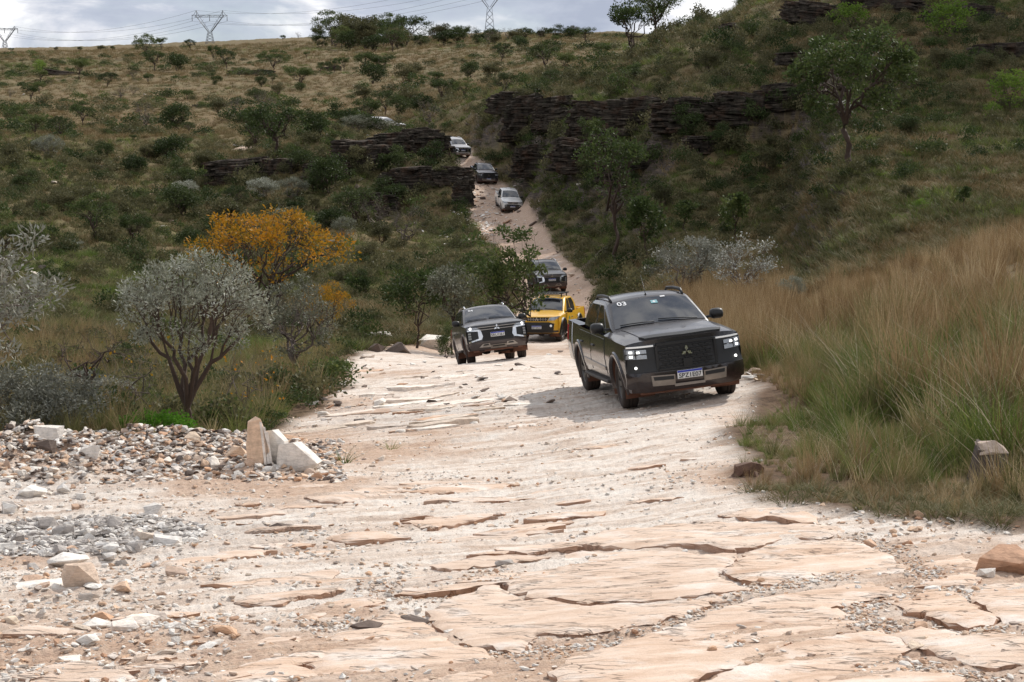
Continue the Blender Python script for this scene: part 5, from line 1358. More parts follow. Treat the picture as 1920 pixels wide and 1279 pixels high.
# ------------------------------------------------------------------ bedrock slabs (pieces of the ground)
SL = [
 (.13, [(1346,972),(1410,962),(1477,961),(1530,974),(1536,984),(1500,985),(1462,978),(1395,980)]),
 (.09, [(1075,1022),(1130,1002),(1250,985),(1346,982),(1470,988),(1540,988),(1592,1000),(1560,1009),(1475,1014),(1440,1021),(1375,1034),(1300,1027),(1220,1031),(1130,1031)]),
 (.05, [(1010,1060),(1080,1037),(1200,1038),(1290,1036),(1385,1042),(1345,1080),(1412,1106),(1250,1123),(1100,1130),(985,1120),(930,1092)]),
 (.07, [(1395,1041),(1480,1022),(1600,1014),(1650,1036),(1700,1060),(1713,1078),(1640,1080),(1570,1073),(1500,1086),(1430,1099),(1360,1078)]),
 (.04, [(830,1132),(925,1097),(985,1126),(1100,1135),(1250,1131),(1398,1114),(1230,1170),(1090,1192),(1000,1190),(975,1225),(880,1215),(800,1160)]),
 (.045, [(1240,1183),(1395,1132),(1500,1108),(1560,1095),(1640,1092),(1700,1112),(1560,1142),(1638,1172),(1500,1200),(1400,1240),(1330,1262),(1240,1330),(990,1330),(1060,1240)]),
 (.04, [(1345,1265),(1410,1246),(1510,1205),(1648,1180),(1718,1210),(1680,1240),(1800,1268),(1820,1330),(1260,1330)]),
 (.08, [(1710,1112),(1790,1102),(1850,1150),(1863,1172),(1820,1181),(1760,1168),(1692,1142),(1655,1130)]),
 (.05, [(1660,1190),(1730,1176),(1800,1188),(1930,1192),(1960,1240),(1850,1252),(1760,1227),(1700,1207)]),
 (.05, [(1722,1062),(1800,1044),(1845,1062),(1835,1090),(1790,1098),(1715,1100)]),
 (.05, [(1800,1110),(1870,1095),(1960,1100),(1970,1180),(1890,1180),(1855,1145)]),
 (.03, [(640,1178),(740,1152),(795,1168),(868,1218),(955,1232),(925,1262),(800,1300),(560,1310),(600,1218)]),
 (.04, [(470,1202),(570,1186),(577,1220),(520,1229),(450,1226)]),
 (.08, [(440,1128),(500,1106),(690,1085),(737,1080),(702,1100),(550,1124),(530,1131)]),
 (.10, [(555,1166),(572,1147),(690,1119),(724,1138),(640,1151),(575,1170)]),
 (.06, [(470,1101),(620,1066),(642,1076),(560,1096)]),
 (.05, [(480,1061),(640,1031),(762,1022),(660,1046)]),
 (.05, [(730,1031),(860,1006),(980,1000),(992,1010),(860,1026),(740,1041)]),
 (.04, [(800,1062),(900,1044),(1008,1041),(960,1056),(850,1067)]),
 (.05, [(750,981),(900,966),(962,956),(900,976),(800,991)]),
 (.07, [(40,1300),(80,1256),(180,1241),(242,1263),(232,1310)]),
 (.03, [(300,1310),(420,1256),(540,1241),(602,1263),(560,1330),(320,1330)]),
 (.04, [(660,1215),(560,1222),(480,1240),(430,1256),(560,1240)]),
 (.04, [(300,1060),(420,1035),(520,1030),(430,1052),(330,1072)]),
 (.05, [(560,935),(700,915),(830,905),(760,925),(640,943)]),
 (.05, [(760,925),(880,905),(1000,900),(900,922)]),
]
def pix2world(poly): return [tuple(G(px, py))[:2] for px, py in poly]
def rough(poly, step, amp, r):
    out_ = []
    n = len(poly)
    for i in range(n):
        a = np.array(poly[i]); b = np.array(poly[(i + 1) % n]); L = np.linalg.norm(b - a); k = max(1, int(L / step)); nr_ = np.array([-(b - a)[1], (b - a)[0]]) / (L + 1e-9)
        for j in range(k): out_.append(tuple(a + (b - a) * j / k + nr_ * (amp * r.normal() * (.4 if j == 0 else 1))))
    return out_
sr = np.random.default_rng(55)
def slab(poly, thick, res=.075, mat='slab', tilt=0.0, relief=1.0, name='rock_slab', amp=.016):
    poly = rough(poly, .11, amp, sr)
    a_ = np.array(poly); 
    if (a_[:, 0] * np.roll(a_[:, 1], -1) - a_[:, 1] * np.roll(a_[:, 0], -1)).sum() < 0: poly = poly[::-1]
    try: V, Fs, bd = cdt(poly, res, resv=res * 1.2)
    except Exception: return None
    V = np.array(V); x, y = V[:, 0], V[:, 1]; c = V.mean(0)
    s = x * cos(SPH) + y * sin(SPH); t = -x * sin(SPH) + y * cos(SPH)
    z = Zb(x, y) + thick + relief * ((terr(fbm(s * .9, t * 5, 70, 4) * 8, .75) / 8 - .5) * .055 + (fbm(x * 6, y * 6, 71, 3) - .5) * .012)
    z = z + tilt * ((x - c[0]) * .3 + (y - c[1]))
    bi = sorted({i for e in bd for i in e})
    tv = np.clip(.15 + 1.6 * (fbm(x * 1.3, y * 1.3, 74, 3) - .3), .12, 1.1)      # edges sink here and there
    z = z - thick * (1 - tv) * .9
    z[bi] -= .006 + .012 * sr.random(len(bi)); lo = {i: sr.normal(size=2) * .010 for i in bi}
    mb = MB(); top = np.stack([x, y, z], -1); mb.add(top.tolist(), Fs, True)
    wv = []; wf = []
    for a, b in bd:
        k = len(wv); A = top[a]; B = top[b]
        oa, ob = lo[a], lo[b]
        wv += [A, B, B + [ob[0], ob[1], -.4 * thick], A + [oa[0], oa[1], -.4 * thick], B + [-ob[1], ob[0], -thick - .12], A + [-oa[1], oa[0], -thick - .12]]
        wf += [(k, k + 3, k + 2, k + 1), (k + 3, k + 5, k + 4, k + 2)]
    mb.add(wv, wf, False)
    return mb.build(name, M[mat], ground)
for th, pl in SL: slab(pix2world(pl), th * .46, .065, amp=.024)
def strip_poly(c, L, Wd, ang, r, n=5):
    p = []
    for i in range(n): t = -1 + 2 * i / (n - 1); p.append((t * L / 2 * (1 + .05 * r.normal()), -Wd / 2 * (1 - .75 * abs(t) ** 3) * (.6 + .8 * r.random())))
    for i in range(n): t = 1 - 2 * i / (n - 1); p.append((t * L / 2 * .97, Wd / 2 * (1 - .75 * abs(t) ** 3) * (.8 + .4 * r.random())))
    ca, sa = cos(ang), sin(ang); return [(c[0] + x * ca - y * sa, c[1] + x * sa + y * ca) for x, y in p]
for (n, x0, x1, y0, y1, l0, l1, th, mt) in ((40, 430, 1080, 905, 1110, .25, 1.0, .03, 'slab'), (30, 560, 1000, 758, 812, .3, 1.5, .045, 'st_mix'), (18, 560, 900, 690, 780, .4, 1.6, .05, 'st_mix'), (12, 900, 1400, 820, 960, .2, .8, .02, 'slab'),
                                              (10, 700, 1380, 690, 800, .3, 1.2, .025, 'slab'), (12, 60, 430, 1150, 1275, .25, .6, .04, 'slab')):
    for _ in range(n):
        c = G(x0 + (x1 - x0) * sr.random(), y0 + (y1 - y0) * sr.random())
        M0, M1 = CARS['p03'][0].col[3], CARS['s04'][0].col[3]
        if abs(c.x - M0.x) < 1.5 and -1.5 < c.y - M0.y < 5: continue
        L = l0 + (l1 - l0) * sr.random() ** 1.6
        slab(strip_poly(c, L, L * (.18 + .28 * sr.random()), SPH - .3 + .28 * sr.random(), sr), th * (.6 + .9 * sr.random()), .12, mt, amp=.012)

# ------------------------------------------------------------------ loose stones
STN = {m: [rock_mesh(500 + 20 * j + i, (.28, .4, .6, .8)[i % 4], 16, m) for i in range(8)] for j, m in enumerate(('st_mix', 'st_grey', 'st_warm', 'st_white', 'st_dark'))}
def hullstone(pts, mat):
    mb = MB(); mb.hull(pts); return mb.mesh('stone', M[mat])
def stone(px, py, wpx, hpx, mat, label, k=0, rz=None, tilt=(0, 0), group=None, me=None, name='stone', sink=.25):
    q = G(px, py); w_ = wpx / F * q.y; h_ = hpx / F * q.y
    me = me or STN[mat][k % 8]; d = me.get('dims')
    vs = np.array([v.co[:] for v in me.vertices]); ex = vs.max(0) - vs.min(0)
    o = link(name, me, None, (q.x, q.y, q.z + h_ * (.5 - sink)), (tilt[0], tilt[1], rz if rz is not None else 0), (w_ / ex[0], max(w_ * .75, h_ * .8) / ex[1], h_ / ex[2]))
    tag(o, label, 'stone' if name == 'stone' else name.replace('_', ' '), group); return o
def cut_slab(w, d, h, r, mat):
    pts = []
    for z in (0, h * .55, h):
        for (x, y) in ((-1, -1), (1, -1), (1, 1), (-1, 1)):
            tp = 1 - .25 * (z / h) ** 2
            pts.append(((x * w / 2) * tp + r.normal() * w * .07, (y * d / 2) * tp + r.normal() * d * .06, z + r.normal() * h * .04))
    return hullstone(pts, mat)
def wedge(out2, depth, mat, shear=(0, 0)):
    mb = MB(); mb.hull([(x, -depth / 2 * (.75 + .25 * (i % 2)), z) for i, (x, z) in enumerate(out2)] + [(x * .9 + shear[0], depth / 2 * (.8 + .2 * (i % 2)), z * .93 + shear[1]) for i, (x, z) in enumerate(out2)]); return mb.mesh('stone', M[mat])
q = G(478, 890); o = link('standing_stone', wedge([(-.13, .28), (-.10, .56), (-.01, .62), (.04, .59), (.11, .42), (.14, .20), (.01, -.04), (-.07, -.03), (-.12, .12)], .24, 'st_warm', (.05, .01)), None, (q.x, q.y, q.z), (0, 0, .45)); tag(o, 'tall upright orange and white slab of rock beside the track', 'rock')
for i, (dx, dd) in enumerate(((.075, .06), (.115, .05), (.15, .035))):
    mb = MB(); mb.hull([(dx, -.13 + .01 * i, .05), (dx + .03, -.13 + .01 * i, .05), (dx, .12, .05), (dx + .03, .12, .05), (dx - .05, -.12, .56 - .06 * i), (dx - .02, -.12, .55 - .06 * i), (dx - .05, .11, .54 - .06 * i), (dx - .02, .11, .52 - .06 * i)]); mb.build('rock_sheet', M['st_white' if i != 1 else 'st_grey'], o)
q = G(512, 888); o = link('leaning_stone', wedge([(-.07, .42), (.03, .44), (.17, .30), (.19, .02), (.08, -.03), (-.05, .20)], .26, 'st_grey', (.02, 0)), None, (q.x - .02, q.y + .10, q.z), (0, 0, -.1)); tag(o, 'grey slab leaning between the upright orange slab and the white block', 'rock')
q = G(550, 890); o = link('white_block', wedge([(-.14, .30), (.04, .33), (.22, .20), (.33, .09), (.24, 0), (-.13, -.02), (-.17, .10)], .30, 'st_white', (.02, -.01)), None, (q.x, q.y, q.z - .01), (0, 0, -.15)); tag(o, 'large white angular block right of the leaning grey slab', 'rock')
for a in ((548, 838, 52, 22, 'st_warm', 'flat orange block behind the large white angular block', 1), (92, 850, 58, 42, 'st_white', 'large white stone on top of the rubble bank at left', 3), (86, 872, 46, 36, 'st_dark', 'dark brown stone just below the large white stone', 2), (170, 882, 42, 40, 'st_white', 'pale upright stone right of the dark brown stone', 6),
          (250, 838, 40, 18, 'st_white', 'pale flat stone below the bright green feathery plant', 0), (362, 850, 34, 26, 'st_warm', 'tan stone at the foot of the forked trunk', 5), (410, 862, 36, 22, 'st_dark', 'brown stone left of the upright orange slab', 1), (440, 880, 46, 34, 'st_warm', 'reddish leaning stone at the foot of the upright orange slab', 6),
          (505, 895, 28, 22, 'st_grey', 'small grey stone in front of the leaning grey slab', 2), (155, 1106, 76, 62, 'st_warm', 'big rounded tan boulder at lower left', 7), (80, 1104, 106, 28, 'st_white', 'long flat pale stone left of the big tan boulder', 0), (128, 1050, 84, 24, 'st_white', 'long pale flat stone below the grey rubble', 4),
          (262, 1166, 84, 34, 'st_mix', 'brown-sided flat block in the lower left gravel', 1), (238, 1186, 56, 34, 'st_mix', 'grey-topped block in front of the brown-sided flat block', 5), (180, 1180, 66, 26, 'st_white', 'pale rounded flat stone left of the grey-topped block', 4), (330, 1083, 46, 26, 'st_mix', 'brown wedge-shaped stone in the left gravel', 2),
          (312, 1022, 58, 34, 'st_grey', 'large grey pointed stone at the right end of the grey rubble', 6), (250, 1035, 36, 26, 'st_grey', 'light grey cube-shaped stone below the pointed grey stone', 3), (210, 1040, 34, 24, 'st_grey', 'dark grey broken stone in the grey rubble', 7), (120, 1008, 40, 30, 'st_grey', 'grey stone with a pale top in the grey rubble', 2),
          (532, 992, 60, 24, 'st_dark', 'dark brown tilted slab alone on the pale track', 0), (688, 1178, 66, 18, 'st_dark', 'flat almost black slab between the bedrock slabs', 4), (772, 1158, 80, 16, 'st_dark', 'thin dark slab right of the almost black slab', 0), (945, 1058, 42, 14, 'st_grey', 'single flat grey stone on the pale bedrock', 0),
          (1277, 1172, 30, 20, 'st_white', 'small rounded pale stone in the gravel joint', 7), (1890, 1068, 110, 52, 'st_warm', 'large squared orange block at the right edge', 5), (1445, 1152, 20, 14, 'st_white', 'small pale stone on the lower right bedrock', 3),
          (745, 662, 50, 26, 'st_dark', 'brown boulder left of the dark grey SUV', 7), (702, 660, 34, 22, 'st_dark', 'smaller brown boulder left of the brown boulder', 3), (815, 655, 80, 36, 'st_mix', 'reddish earth mound beside the dark grey SUV', 7), (690, 672, 28, 12, 'st_mix', 'low stone under the brown boulders', 1), (1590, 205, 44, 16, 'st_white', 'pale rock ledge behind the lone wide tree', 0),
          (60, 930, 60, 26, 'st_white', 'leaning pale slab on the left rubble', 4), (20, 965, 34, 30, 'st_white', 'white stone at the left edge above the grey rubble', 2), (705, 640, 70, 20, 'st_grey', 'grey stone slab at the edge of the left meadow', 0), (290, 712, 90, 16, 'st_white', 'long white rock lying in the meadow behind the forked trunk', 4)):
    px, py, w_, h_, m_, l_, k_ = a; stone(px, py, w_, h_, m_, l_, k_, rz=sr.normal() * .25)
lr = G(1845, 905)
mb = MB(); mb.hull([(-.16, -.1, 0), (.15, -.1, 0), (.15, .12, 0), (-.15, .12, 0), (-.17, -.1, .26), (.19, -.1, .24), (.16, .1, .27), (-.1, .1, .32)])
o = link('weathered_rock', mb.mesh('stone', M['st_dark']), None, (lr.x, lr.y, lr.z - .03), (0, R_(6), .2), (1.0, 1.0, 1.45)); tag(o, 'weathered brown and white rock standing in the tall grass at right', 'rock')
mb = MB(); mb.hull([(-.15, -.12, .22), (-.02, -.12, .25), (.19, -.1, .25), (.15, .1, .27), (-.12, .1, .30), (-.12, -.04, .30), (.05, -.02, .33), (.17, .0, .29)]); cp = link('pale_cap', mb.mesh('pale_cap', M['st_mix']), o)
M['earth'] = mat_plain('earth', (.13, .07, .045), .95, nscale=6, noise_amt=.7); EL = [rock_mesh(780 + i, .7, 20, 'earth', 'lump') for i in range(3)]
q = G(1395, 892); cl = rock_mesh(777, .7, 90, 'earth', 'earth_clod'); o = link('earth_clod', cl, None, (q.x + .05, q.y, q.z + .03), (0, 0, .4), (.33, .34, .33)); tag(o, 'dark brown clod of earth and roots on the bank edge', 'earth clod')
rt = link('roots', tuft(901, 60, .30, .42, .6, .012, 1.4, .9, 3, 'g_dry', 'roots'), o, (0, 0, .1))
for i in range(9):
    a = sr.random() * 6.28; r_ = link('lump', EL[i % 3], o, (cos(a) * .45, sin(a) * .45, -.25 + .2 * sr.random()), (sr.random(), 1, sr.random() * 6), .3 + .3 * sr.random())

REG = [(66, 0, 600, 832, 902, 10, 30, 'st_mix st_warm st_warm st_grey', 'broken stone in the rubble bank at left', .55), (56, 0, 335, 962, 1062, 14, 44, 'st_grey st_grey st_grey st_mix', 'angular grey stone in the grey rubble patch', .6), (18, 0, 180, 890, 965, 14, 36, 'st_mix st_grey st_white', 'pale angular stone on the left edge of the rubble bank', .6),
       (56, 0, 430, 1060, 1275, 14, 58, 'st_warm st_mix st_white st_mix', 'flat tan stone in the gravel at lower left', .36), (20, 560, 1000, 700, 812, 12, 36, 'st_mix st_dark st_white', 'flat stone on the broken ledges left of the track', .4), (18, 420, 760, 850, 900, 10, 26, 'st_warm st_mix', 'small orange stone on the reddish gravel', .4), (12, 560, 790, 1090, 1190, 12, 26, 'st_grey st_white st_warm', 'small stone in the gravel between the bedrock slabs', .5),
       (15, 1600, 1740, 978, 1028, 14, 44, 'st_warm', 'reddish flat stone piled at the foot of the grass bank', .45), (22, 1690, 1920, 1020, 1230, 12, 44, 'st_warm st_mix st_white', 'orange stone among the slabs at the right edge', .4), (10, 1640, 1920, 1210, 1270, 16, 40, 'st_white st_warm', 'pale flat stone in the lower right corner', .4)]
for n, x0, x1, y0, y1, s0, s1, ms, lb_, fl in REG:
    ms = ms.split()
    for _ in range(n):
        w_ = s0 + (s1 - s0) * sr.random() ** 2.0; m_ = ms[sr.integers(len(ms))]
        stone(x0 + (x1 - x0) * sr.random(), y0 + (y1 - y0) * sr.random(), w_, w_ * fl * (.7 + .6 * sr.random()), m_, lb_, int(sr.integers(8)), rz=sr.random() * 6.28, tilt=(sr.normal() * .15, sr.normal() * .15), group='loose stones: ' + lb_)

def pebbles(name, x, y, smin, smax, mats, label, pw=3.0, flat=1.0):
    z = Zd(x, y); n = len(x); s = smin + (smax - smin) * sr.random(n) ** pw
    tm = [STN[m][k] for m in mats for k in (0, 1, 2, 5)]
    rot = np.stack([sr.normal(size=n) * .25, sr.normal(size=n) * .25, sr.random(n) * 6.28], -1)
    scatter(name, np.stack([x, y, z + s * .12], -1), rot, np.stack([s, s * (.6 + .5 * sr.random(n)), s * (.6 + .5 * sr.random(n)) * flat], -1), sr.integers(0, len(tm), n), tm, label)
x, y = sample_screen(60000, -60, 1980, 8.6, 36, sr); u = 960 + F * x / y
dn = fbm(x * 1.1, y * 1.1, 81, 4)
pr = sstep(.45, .66, dn) * .8 + .10
pr = pr * np.where((u > 780) & (y < 15.2), .22, 1) + np.where(u < 430, .45, 0)
k = (road(x, y) > .1) & (sr.random(len(x)) < pr)
pebbles('gravel', x[k], y[k], .012, .075, ('st_mix', 'st_warm', 'st_white', 'st_white'), 'loose gravel strewn over the pale track')
# gravel lying in the joints between the slabs
J = [((960, 1240), (1230, 1176)), ((1230, 1176), (1410, 1112)), ((1410, 1112), (1570, 1080)), ((1570, 1150), (1720, 1100)), ((1640, 1178), (1560, 1146)), ((1600, 1008), (1700, 1050)), ((1700, 1050), (1830, 1130)), ((700, 1100), (830, 1125)), ((830, 1125), (940, 1080)), ((560, 1180), (800, 1160)), ((800, 1225), (1000, 1215)), ((1660, 1250), (1900, 1275)), ((1640, 1178), (1900, 1192))]
X = []; Y = []
for (a, b) in J:
    A = G(*a); B = G(*b); n = 650; t = sr.random(n); X.append(A.x + (B.x - A.x) * t + sr.normal(size=n) * .10); Y.append(A.y + (B.y - A.y) * t + sr.normal(size=n) * .14)
pebbles('joint_gravel', np.concatenate(X), np.concatenate(Y), .012, .05, ('st_warm', 'st_mix', 'st_white'), 'fine gravel lying in the joints between the bedrock slabs', 2)
x, y = sample_screen(26000, -60, 640, 20, 26, sr); u = 960 + F * x / y
k = (sr.random(len(x)) < .2 + .8 * (1 - sstep(420, 640, u)) * sstep(20.5, 22, y) * (1 - sstep(24.6, 25.4, y)))
pebbles('rubble', x[k], y[k], .03, .16, ('st_mix', 'st_warm', 'st_grey', 'st_white', 'st_dark'), 'broken rubble heaped along the left bank', 2.5)
x, y = sample_screen(9000, -60, 420, 13.2, 18, sr); c = G(150, 1005); k = np.hypot((x - c.x) / 1.1, (y - c.y) / 1.4) < 1.0
pebbles('grey_rubble', x[k], y[k], .03, .12, ('st_grey',), 'small grey rubble of the grey patch at left', 2)
x, y = sample_screen(16000, 300, 1450, 30, 200, sr); u = 960 + F * x / y; rd_ = road(x, y)
k = ((rd_ > .2) & (sr.random(len(x)) < .05 + .2 * sstep(60, 90, y))) | ((rd_ > .02) & (rd_ < .6) & (sr.random(len(x)) < .6)); 
pebbles('track_stones', x[k], y[k], .05, .34, ('st_mix', 'st_warm', 'st_white', 'st_dark'), 'loose stones along the far track', 3, .6)
c = G(905, 425); n = 900; pebbles('pale_scree', c.x - .5 + sr.normal(size=n) * 1.7, c.y + sr.normal(size=n) * 9, .1, .5, ('st_white', 'st_mix'), 'pale broken stones beside the track below the white pickup', 2, .6)
x, y = sample_screen(900, 0, 1100, 90, 420, sr); k = fbm(x * .06, y * .06, 88, 4) > .56
pebbles('scattered_rocks', x[k], y[k], .2, 1.1, ('st_grey', 'st_mix', 'cliff') if False else ('st_grey', 'st_mix', 'st_dark'), 'scattered rocks on the far slopes', 2, .8)

# ------------------------------------------------------------------ layered rock outcrops
def outcrop(px, py, wpx, hpx, label, ty=1.0):
    """bedded rock: every bed keeps the broken outline of the mass, stands a little in or out, and is cut by joints"""
    wpx *= 1.12
    q = G(px, py); w_ = wpx / F * q.y; h_ = hpx / F * q.y; root = empty('rock_outcrop', (q.x, q.y + w_ * .15, q.z - h_ * .15)); root.rotation_euler = (sr.normal() * .04, sr.normal() * .06, sr.normal() * .15)
    tag(root, label, 'rock outcrop', 'layered rock outcrops'); n = max(5, min(18, int(hpx / 3.3))); z = 0; sd_ = int(sr.integers(999)); m_ = 44
    A = np.arange(m_) * 2 * pi / m_; ca, sa = np.cos(A), np.sin(A)
    rx = np.sign(ca) * np.abs(ca) ** .6 * w_ / 2; ry = np.sign(sa) * np.abs(sa) ** .6 * w_ * .30 * ty
    base = .78 + .42 * fbm(ca * 2.2 + 5, sa * 2.2 + 5, sd_, 3)
    joint = (fbm(A * 7.5, A * 0, sd_ + 5, 2) > .58) * -.16
    topf = .55 + .6 * fbm(rx / w_ * 5 + 9, rx * 0, sd_ + 9, 3)          # uneven top
    for i in range(n):
        th = h_ / n * (.45 + 1.1 * sr.random()); u_ = i / n
        prot = (fbm(A * 4.2 + i * .35, A * 0 + i * .55, sd_ + 20, 4) - .5) * .62 + sr.normal() * .018
        f = base * (1 - .16 * u_) + prot + joint * (sr.random() < .8)
        f = f * np.where(u_ > topf, .62, 1.0)
        x_ = rx * f; y_ = ry * f + .10 * w_ * u_; dz = th * (.5 * (fbm(A * 3, A * 0 + i, sd_ + 31, 2) - .5)) + h_ * .22 * (fbm(rx / w_ * 2.5 + 3, A * 0, sd_ + 40, 3) - .5) * (1 - .0 * u_)
        R4 = [(.955, 0.0, 1), (1.0, .16, 1), (.992, .84, 1), (.94, 1.0, 1)]
        vs = []
        for s_, zz_, dd in R4: vs += list(zip(x_ * s_, y_ * s_ + (1 - s_) * .1 * w_ * u_, z + th * zz_ + dz * dd))
        fs = [tuple(range(m_ - 1, -1, -1)), tuple(3 * m_ + k for k in range(m_))]
        for r_ in range(3):
            for k in range(m_): k2 = (k + 1) % m_; fs.append((r_ * m_ + k, r_ * m_ + k2, (r_ + 1) * m_ + k2, (r_ + 1) * m_ + k))
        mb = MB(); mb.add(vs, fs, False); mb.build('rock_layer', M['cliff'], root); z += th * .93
OC = [(1095,318,110,56,'shaded lower wall of the right cliff beside the slender tree'),(1165,335,90,40,'shaded rock foot behind the slender tree trunk'),(955,215,70,40,'rock shoulder where the right cliff begins'),(790,292,90,48,'stacked dark rock tower beside the silver SUV'),(735,300,80,44,'layered dark outcrop left of the rock tower'),(672,318,90,52,'broad layered outcrop in the middle of the left ledge'),(610,340,70,44,'dark layered outcrop at the left end of the ledge'),(452,348,110,40,'low dark layered outcrop above the orange tree'),(530,335,60,28,'small dark ledge between the low outcrop and the ledge'),
      (772,372,110,58,'overhanging dark outcrop below the rock tower'),(850,352,64,34,'flat-topped outcrop at the edge of the cutting'),(700,402,80,36,'shadowed outcrop low on the left slope'),(868,392,34,50,'narrow reddish rock face beside the track'),(985,262,80,70,'dark rock wall at the start of the right cliff'),(1048,240,80,60,'second block of the right cliff above the track'),
      (1120,250,100,74,'tall dark block of the right cliff behind the slender tree'),(1200,240,110,66,'wide layered block in the middle of the right cliff'),(1290,232,110,58,'layered block of the right cliff with grassy top'),(1385,228,110,56,'lighter layered block near the right end of the cliff'),(1468,206,90,40,'low layered block at the right end of the cliff'),(1005,330,70,54,'shaded rock face low beside the track'),
      (1215,300,100,40,'lower ledge under the middle of the right cliff'),(1330,288,80,30,'small ledge under the grassy-topped block'),(1412,68,110,38,'dark overhanging ledge on the upper right hill'),(1540,42,120,50,'dark rock band at the top of the picture, left end'),(1660,30,140,50,'dark rock band at the top of the picture, middle'),(1800,46,120,40,'dark rock band at the top right of the picture'),
      (1880,120,90,46,'dark outcrop near the right edge high on the hill'),(1500,130,70,20,'small dark ledge above the lone wide tree'),(1350,150,40,26,'small cracked rock on top of the right cliff'),(118,142,66,12,'low pale rocks on the far golden slope at left'),(470,142,80,14,'low rocks under the dense tree on the far slope'),(620,132,34,10,'small rock heap in the middle of the far slope'),(190,326,40,14,'flat dark rock in the left hollow'),(380,202,34,8,'thin dark rock on the golden slope')]
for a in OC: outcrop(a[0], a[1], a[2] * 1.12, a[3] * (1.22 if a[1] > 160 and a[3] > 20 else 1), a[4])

# ------------------------------------------------------------------ power line
def pylon(px, D, ytop, ybeam, half, label):
    b = GD(px, D); s = D / F; top = at(px, ytop, D)[2]; zb_ = at(px, ybeam, D)[2]; zw = zb_ - (zb_ - b.z) * .45 if False else zb_ - 30 * s * (half / 33)
    root = empty('pylon', (b.x, D, b.z - 1)); tag(root, label, 'pylon', 'power line pylons on the ridge'); rd_ = .13 * D / 1000 * 1.15
    H = b.z - 1; hb = half * s
    def rel(x, z, y=0): return (x, y, z - H)
    bw = 8 * s * half / 33; wv = 3.2 * s * half / 33
    for sx in (-1, 1):
        for sy in (-1, 1):
            m = MB(); m.tube([rel(sx * bw, H, sy * bw), rel(sx * wv, zw, sy * wv)], rd_, 4); m.build('leg', M['steel'], root)
        m = MB()
        for sy in (-1, 1): m.tube([rel(sx * wv, zw, sy * wv), rel(sx * hb * .80, zb_, sy * wv * .7)], rd_, 4)
        n = 5
        for i in range(n):
            f0, f1 = i / n, (i + 1) / n; X = lambda f: sx * (wv + (hb * .80 - wv) * f); Zf = lambda f: zw + (zb_ - zw) * f
            m.tube([rel(X(f0), Zf(f0), -wv), rel(X(f1), Zf(f1), wv)], rd_ * .6, 3); m.tube([rel(X(f0), Zf(f0), wv), rel(X(f1) , Zf(f1), -wv)], rd_ * .6, 3)
        for i in range(3):
            f0 = .3 + i * .25; m.tube([rel(sx * (wv + (hb * .80 - wv) * f0), zw + (zb_ - zw) * f0), rel(sx * (wv + (hb * .55 - wv) * f0), zw + (zb_ - zw) * min(1, f0 + .2))], rd_ * .6, 3)
        m.tube([rel(sx * wv * .2, zw), rel(sx * hb * .62, zb_)], rd_ * .8, 4)
        m.build('arm', M['steel'], root)
        m = MB(); m.tube([rel(sx * hb * .72, zb_), rel(sx * hb * .74, top)], rd_, 4); m.tube([rel(sx * hb * .62, zb_), rel(sx * hb * .74, top)], rd_ * .8, 4); m.tube([rel(sx * hb * .9, zb_), rel(sx * hb * .74, top)], rd_ * .7, 4); m.build('peak', M['steel'], root)
    m = MB(); th = 3.5 * s * half / 33
    m.tube([rel(-hb, zb_), rel(hb, zb_)], rd_, 4); m.tube([rel(-hb * .8, zb_ - th), rel(hb * .8, zb_ - th)], rd_, 4)
    k = 12
    for i in range(k):
        xa = -hb + 2 * hb * i / k; xb = -hb + 2 * hb * (i + 1) / k; m.tube([rel(xa, zb_ if i % 2 == 0 else zb_ - th), rel(xb, zb_ - th if i % 2 == 0 else zb_)], rd_ * .6, 3)
    m.build('crossarm', M['steel'], root)
    m = MB(); n = 5
    for i in range(n):
        f0, f1 = i / n, (i + 1) / n; A = lambda f: bw + (wv - bw) * f; Zf = lambda f: H + (zw - H) * f
        for sy in (-1, 1):
            m.tube([rel(-A(f0), Zf(f0), sy * A(f0)), rel(A(f1), Zf(f1), sy * A(f1))], rd_ * .6, 3); m.tube([rel(A(f0), Zf(f0), sy * A(f0)), rel(-A(f1), Zf(f1), sy * A(f1))], rd_ * .6, 3)
    m.build('bracing', M['steel'], root)
    pts = []
    for x in (-hb, 0, hb):
        m = MB(); m.tube([rel(x * .98, zb_), rel(x * .98, zb_ - 3.2)], rd_ * 1.1, 4); m.build('insulator', M['steel'], root)
        pts.append(Vector((b.x + x * .98, D, zb_ - 3.2)))
    pts += [Vector((b.x - hb * .74, D, top)), Vector((b.x + hb * .74, D, top))]
    return pts
PA = pylon(6, 1250, 50, 54, 25, 'faint steel pylon at the left edge of the skyline')
PB = pylon(392, 1000, 20, 29, 33, 'steel lattice pylon on the skyline above the golden slope')
PC = pylon(918, 760, -38, -26, 43, 'larger steel lattice pylon cut by the top edge of the picture')
PD = [p + Vector((150, -220, 6)) for p in PC]; PZ = [p + Vector((-160, 220, -4)) for p in PA]
def span(A, B, sag, label, grp):
    for i, (a, b) in enumerate(zip(A, B)):
        m = MB(); m.tube([a.lerp(b, t) - Vector((0, 0, sag * 4 * t * (1 - t))) for t in np.linspace(0, 1, 25)], .045 * (a.y / 900), 3); o = m.build('power_line', M['wire']); tag(o, label, 'power line', grp)
span(PB, PC, 6.5, 'thin power line hanging between the middle pylon and the tall pylon', 'power lines middle span')
span(PA, PB, 7.5, 'thin power line hanging between the left pylon and the middle pylon', 'power lines left span')
span(PC, PD, 4, 'thin power line running right from the tall pylon', 'power lines right span')

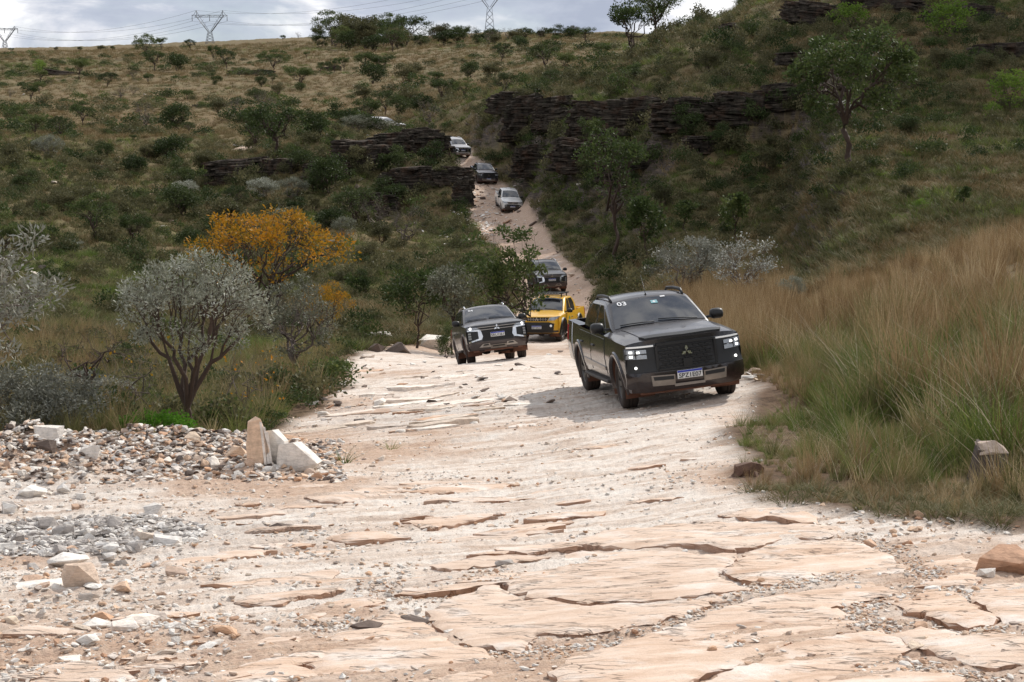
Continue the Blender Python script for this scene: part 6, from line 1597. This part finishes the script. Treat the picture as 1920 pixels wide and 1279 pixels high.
# ------------------------------------------------------------------ unseen clouds added toward the sun to shade cutting and right hillside
m, t = newmat('shade_cloud'); out(t, pbsdf(t, (.9, .9, .9), 1.0)); M['shade_cloud'] = m
def shade_cloud(cx, cy, rx, ry, h=520, n=26, seed=1, label=''):
    r = np.random.default_rng(seed); mb = MB()
    k = h / sun_dir.z; off = Vector((cx, cy, 0)) + sun_dir * k
    for i in range(n):
        a = r.random() * 6.28; q = sqrt(r.random()) * .85; R = (.22 + .2 * r.random()) * min(rx, ry) * (1.15 - .5 * q)
        c = (q * cos(a) * rx, q * sin(a) * ry, R * .35); vs = []; fs = []; U, Vn = 18, 10
        for u_ in range(U):
            for v_ in range(Vn + 1):
                A, B = 2 * pi * u_ / U, pi * v_ / Vn; rr_ = R * (1 + .10 * sin(5 * A + i) * sin(4 * B + 2 * i)); z_ = cos(B) * rr_ * .7
                vs.append((c[0] + cos(A) * sin(B) * rr_, c[1] + sin(A) * sin(B) * rr_, c[2] + max(z_, -R * .2)))
        for u_ in range(U):
            for v_ in range(Vn): u2 = (u_ + 1) % U; fs.append((u_ * (Vn + 1) + v_, u_ * (Vn + 1) + v_ + 1, u2 * (Vn + 1) + v_ + 1, u2 * (Vn + 1) + v_))
        mb.add(vs, fs, True)
    o = mb.build('shade_cloud', M['shade_cloud']); o.location = off; tag(o, label, None, None, 'structure'); return o
shade_cloud(36, 134, 30, 44, seed=3, label='unseen cumulus added to shade the rocky cutting')
shade_cloud(78, 130, 38, 42, seed=5, n=22, label='unseen cumulus added to shade the right hillside')
# scrub growing on and around the ledges
X = []; Y = []
for (px, py, wp, hp, _l) in OC:
    for _ in range(5):
        q = G(px + (sr.random() - .5) * wp * 1.25, py + hp * (.25 - 1.15 * (sr.random() < .45) - .1 * sr.random())); X.append(q.x); Y.append(q.y)
X = np.array(X); Y = np.array(Y); k = road(X, Y) < .02; X, Y = X[k], Y[k]; s = .5 + .9 * sr.random(len(X))
scatter('ledge_scrub', np.stack([X, Y, Zd(X, Y)], -1), np.stack([0 * X, 0 * X, sr.random(len(X)) * 6.28], -1), np.stack([s, s, s * 1.3], -1), sr.choice(3, len(X), p=[.6, .25, .15]), leafy, 'scrub growing on and below the rock ledges')
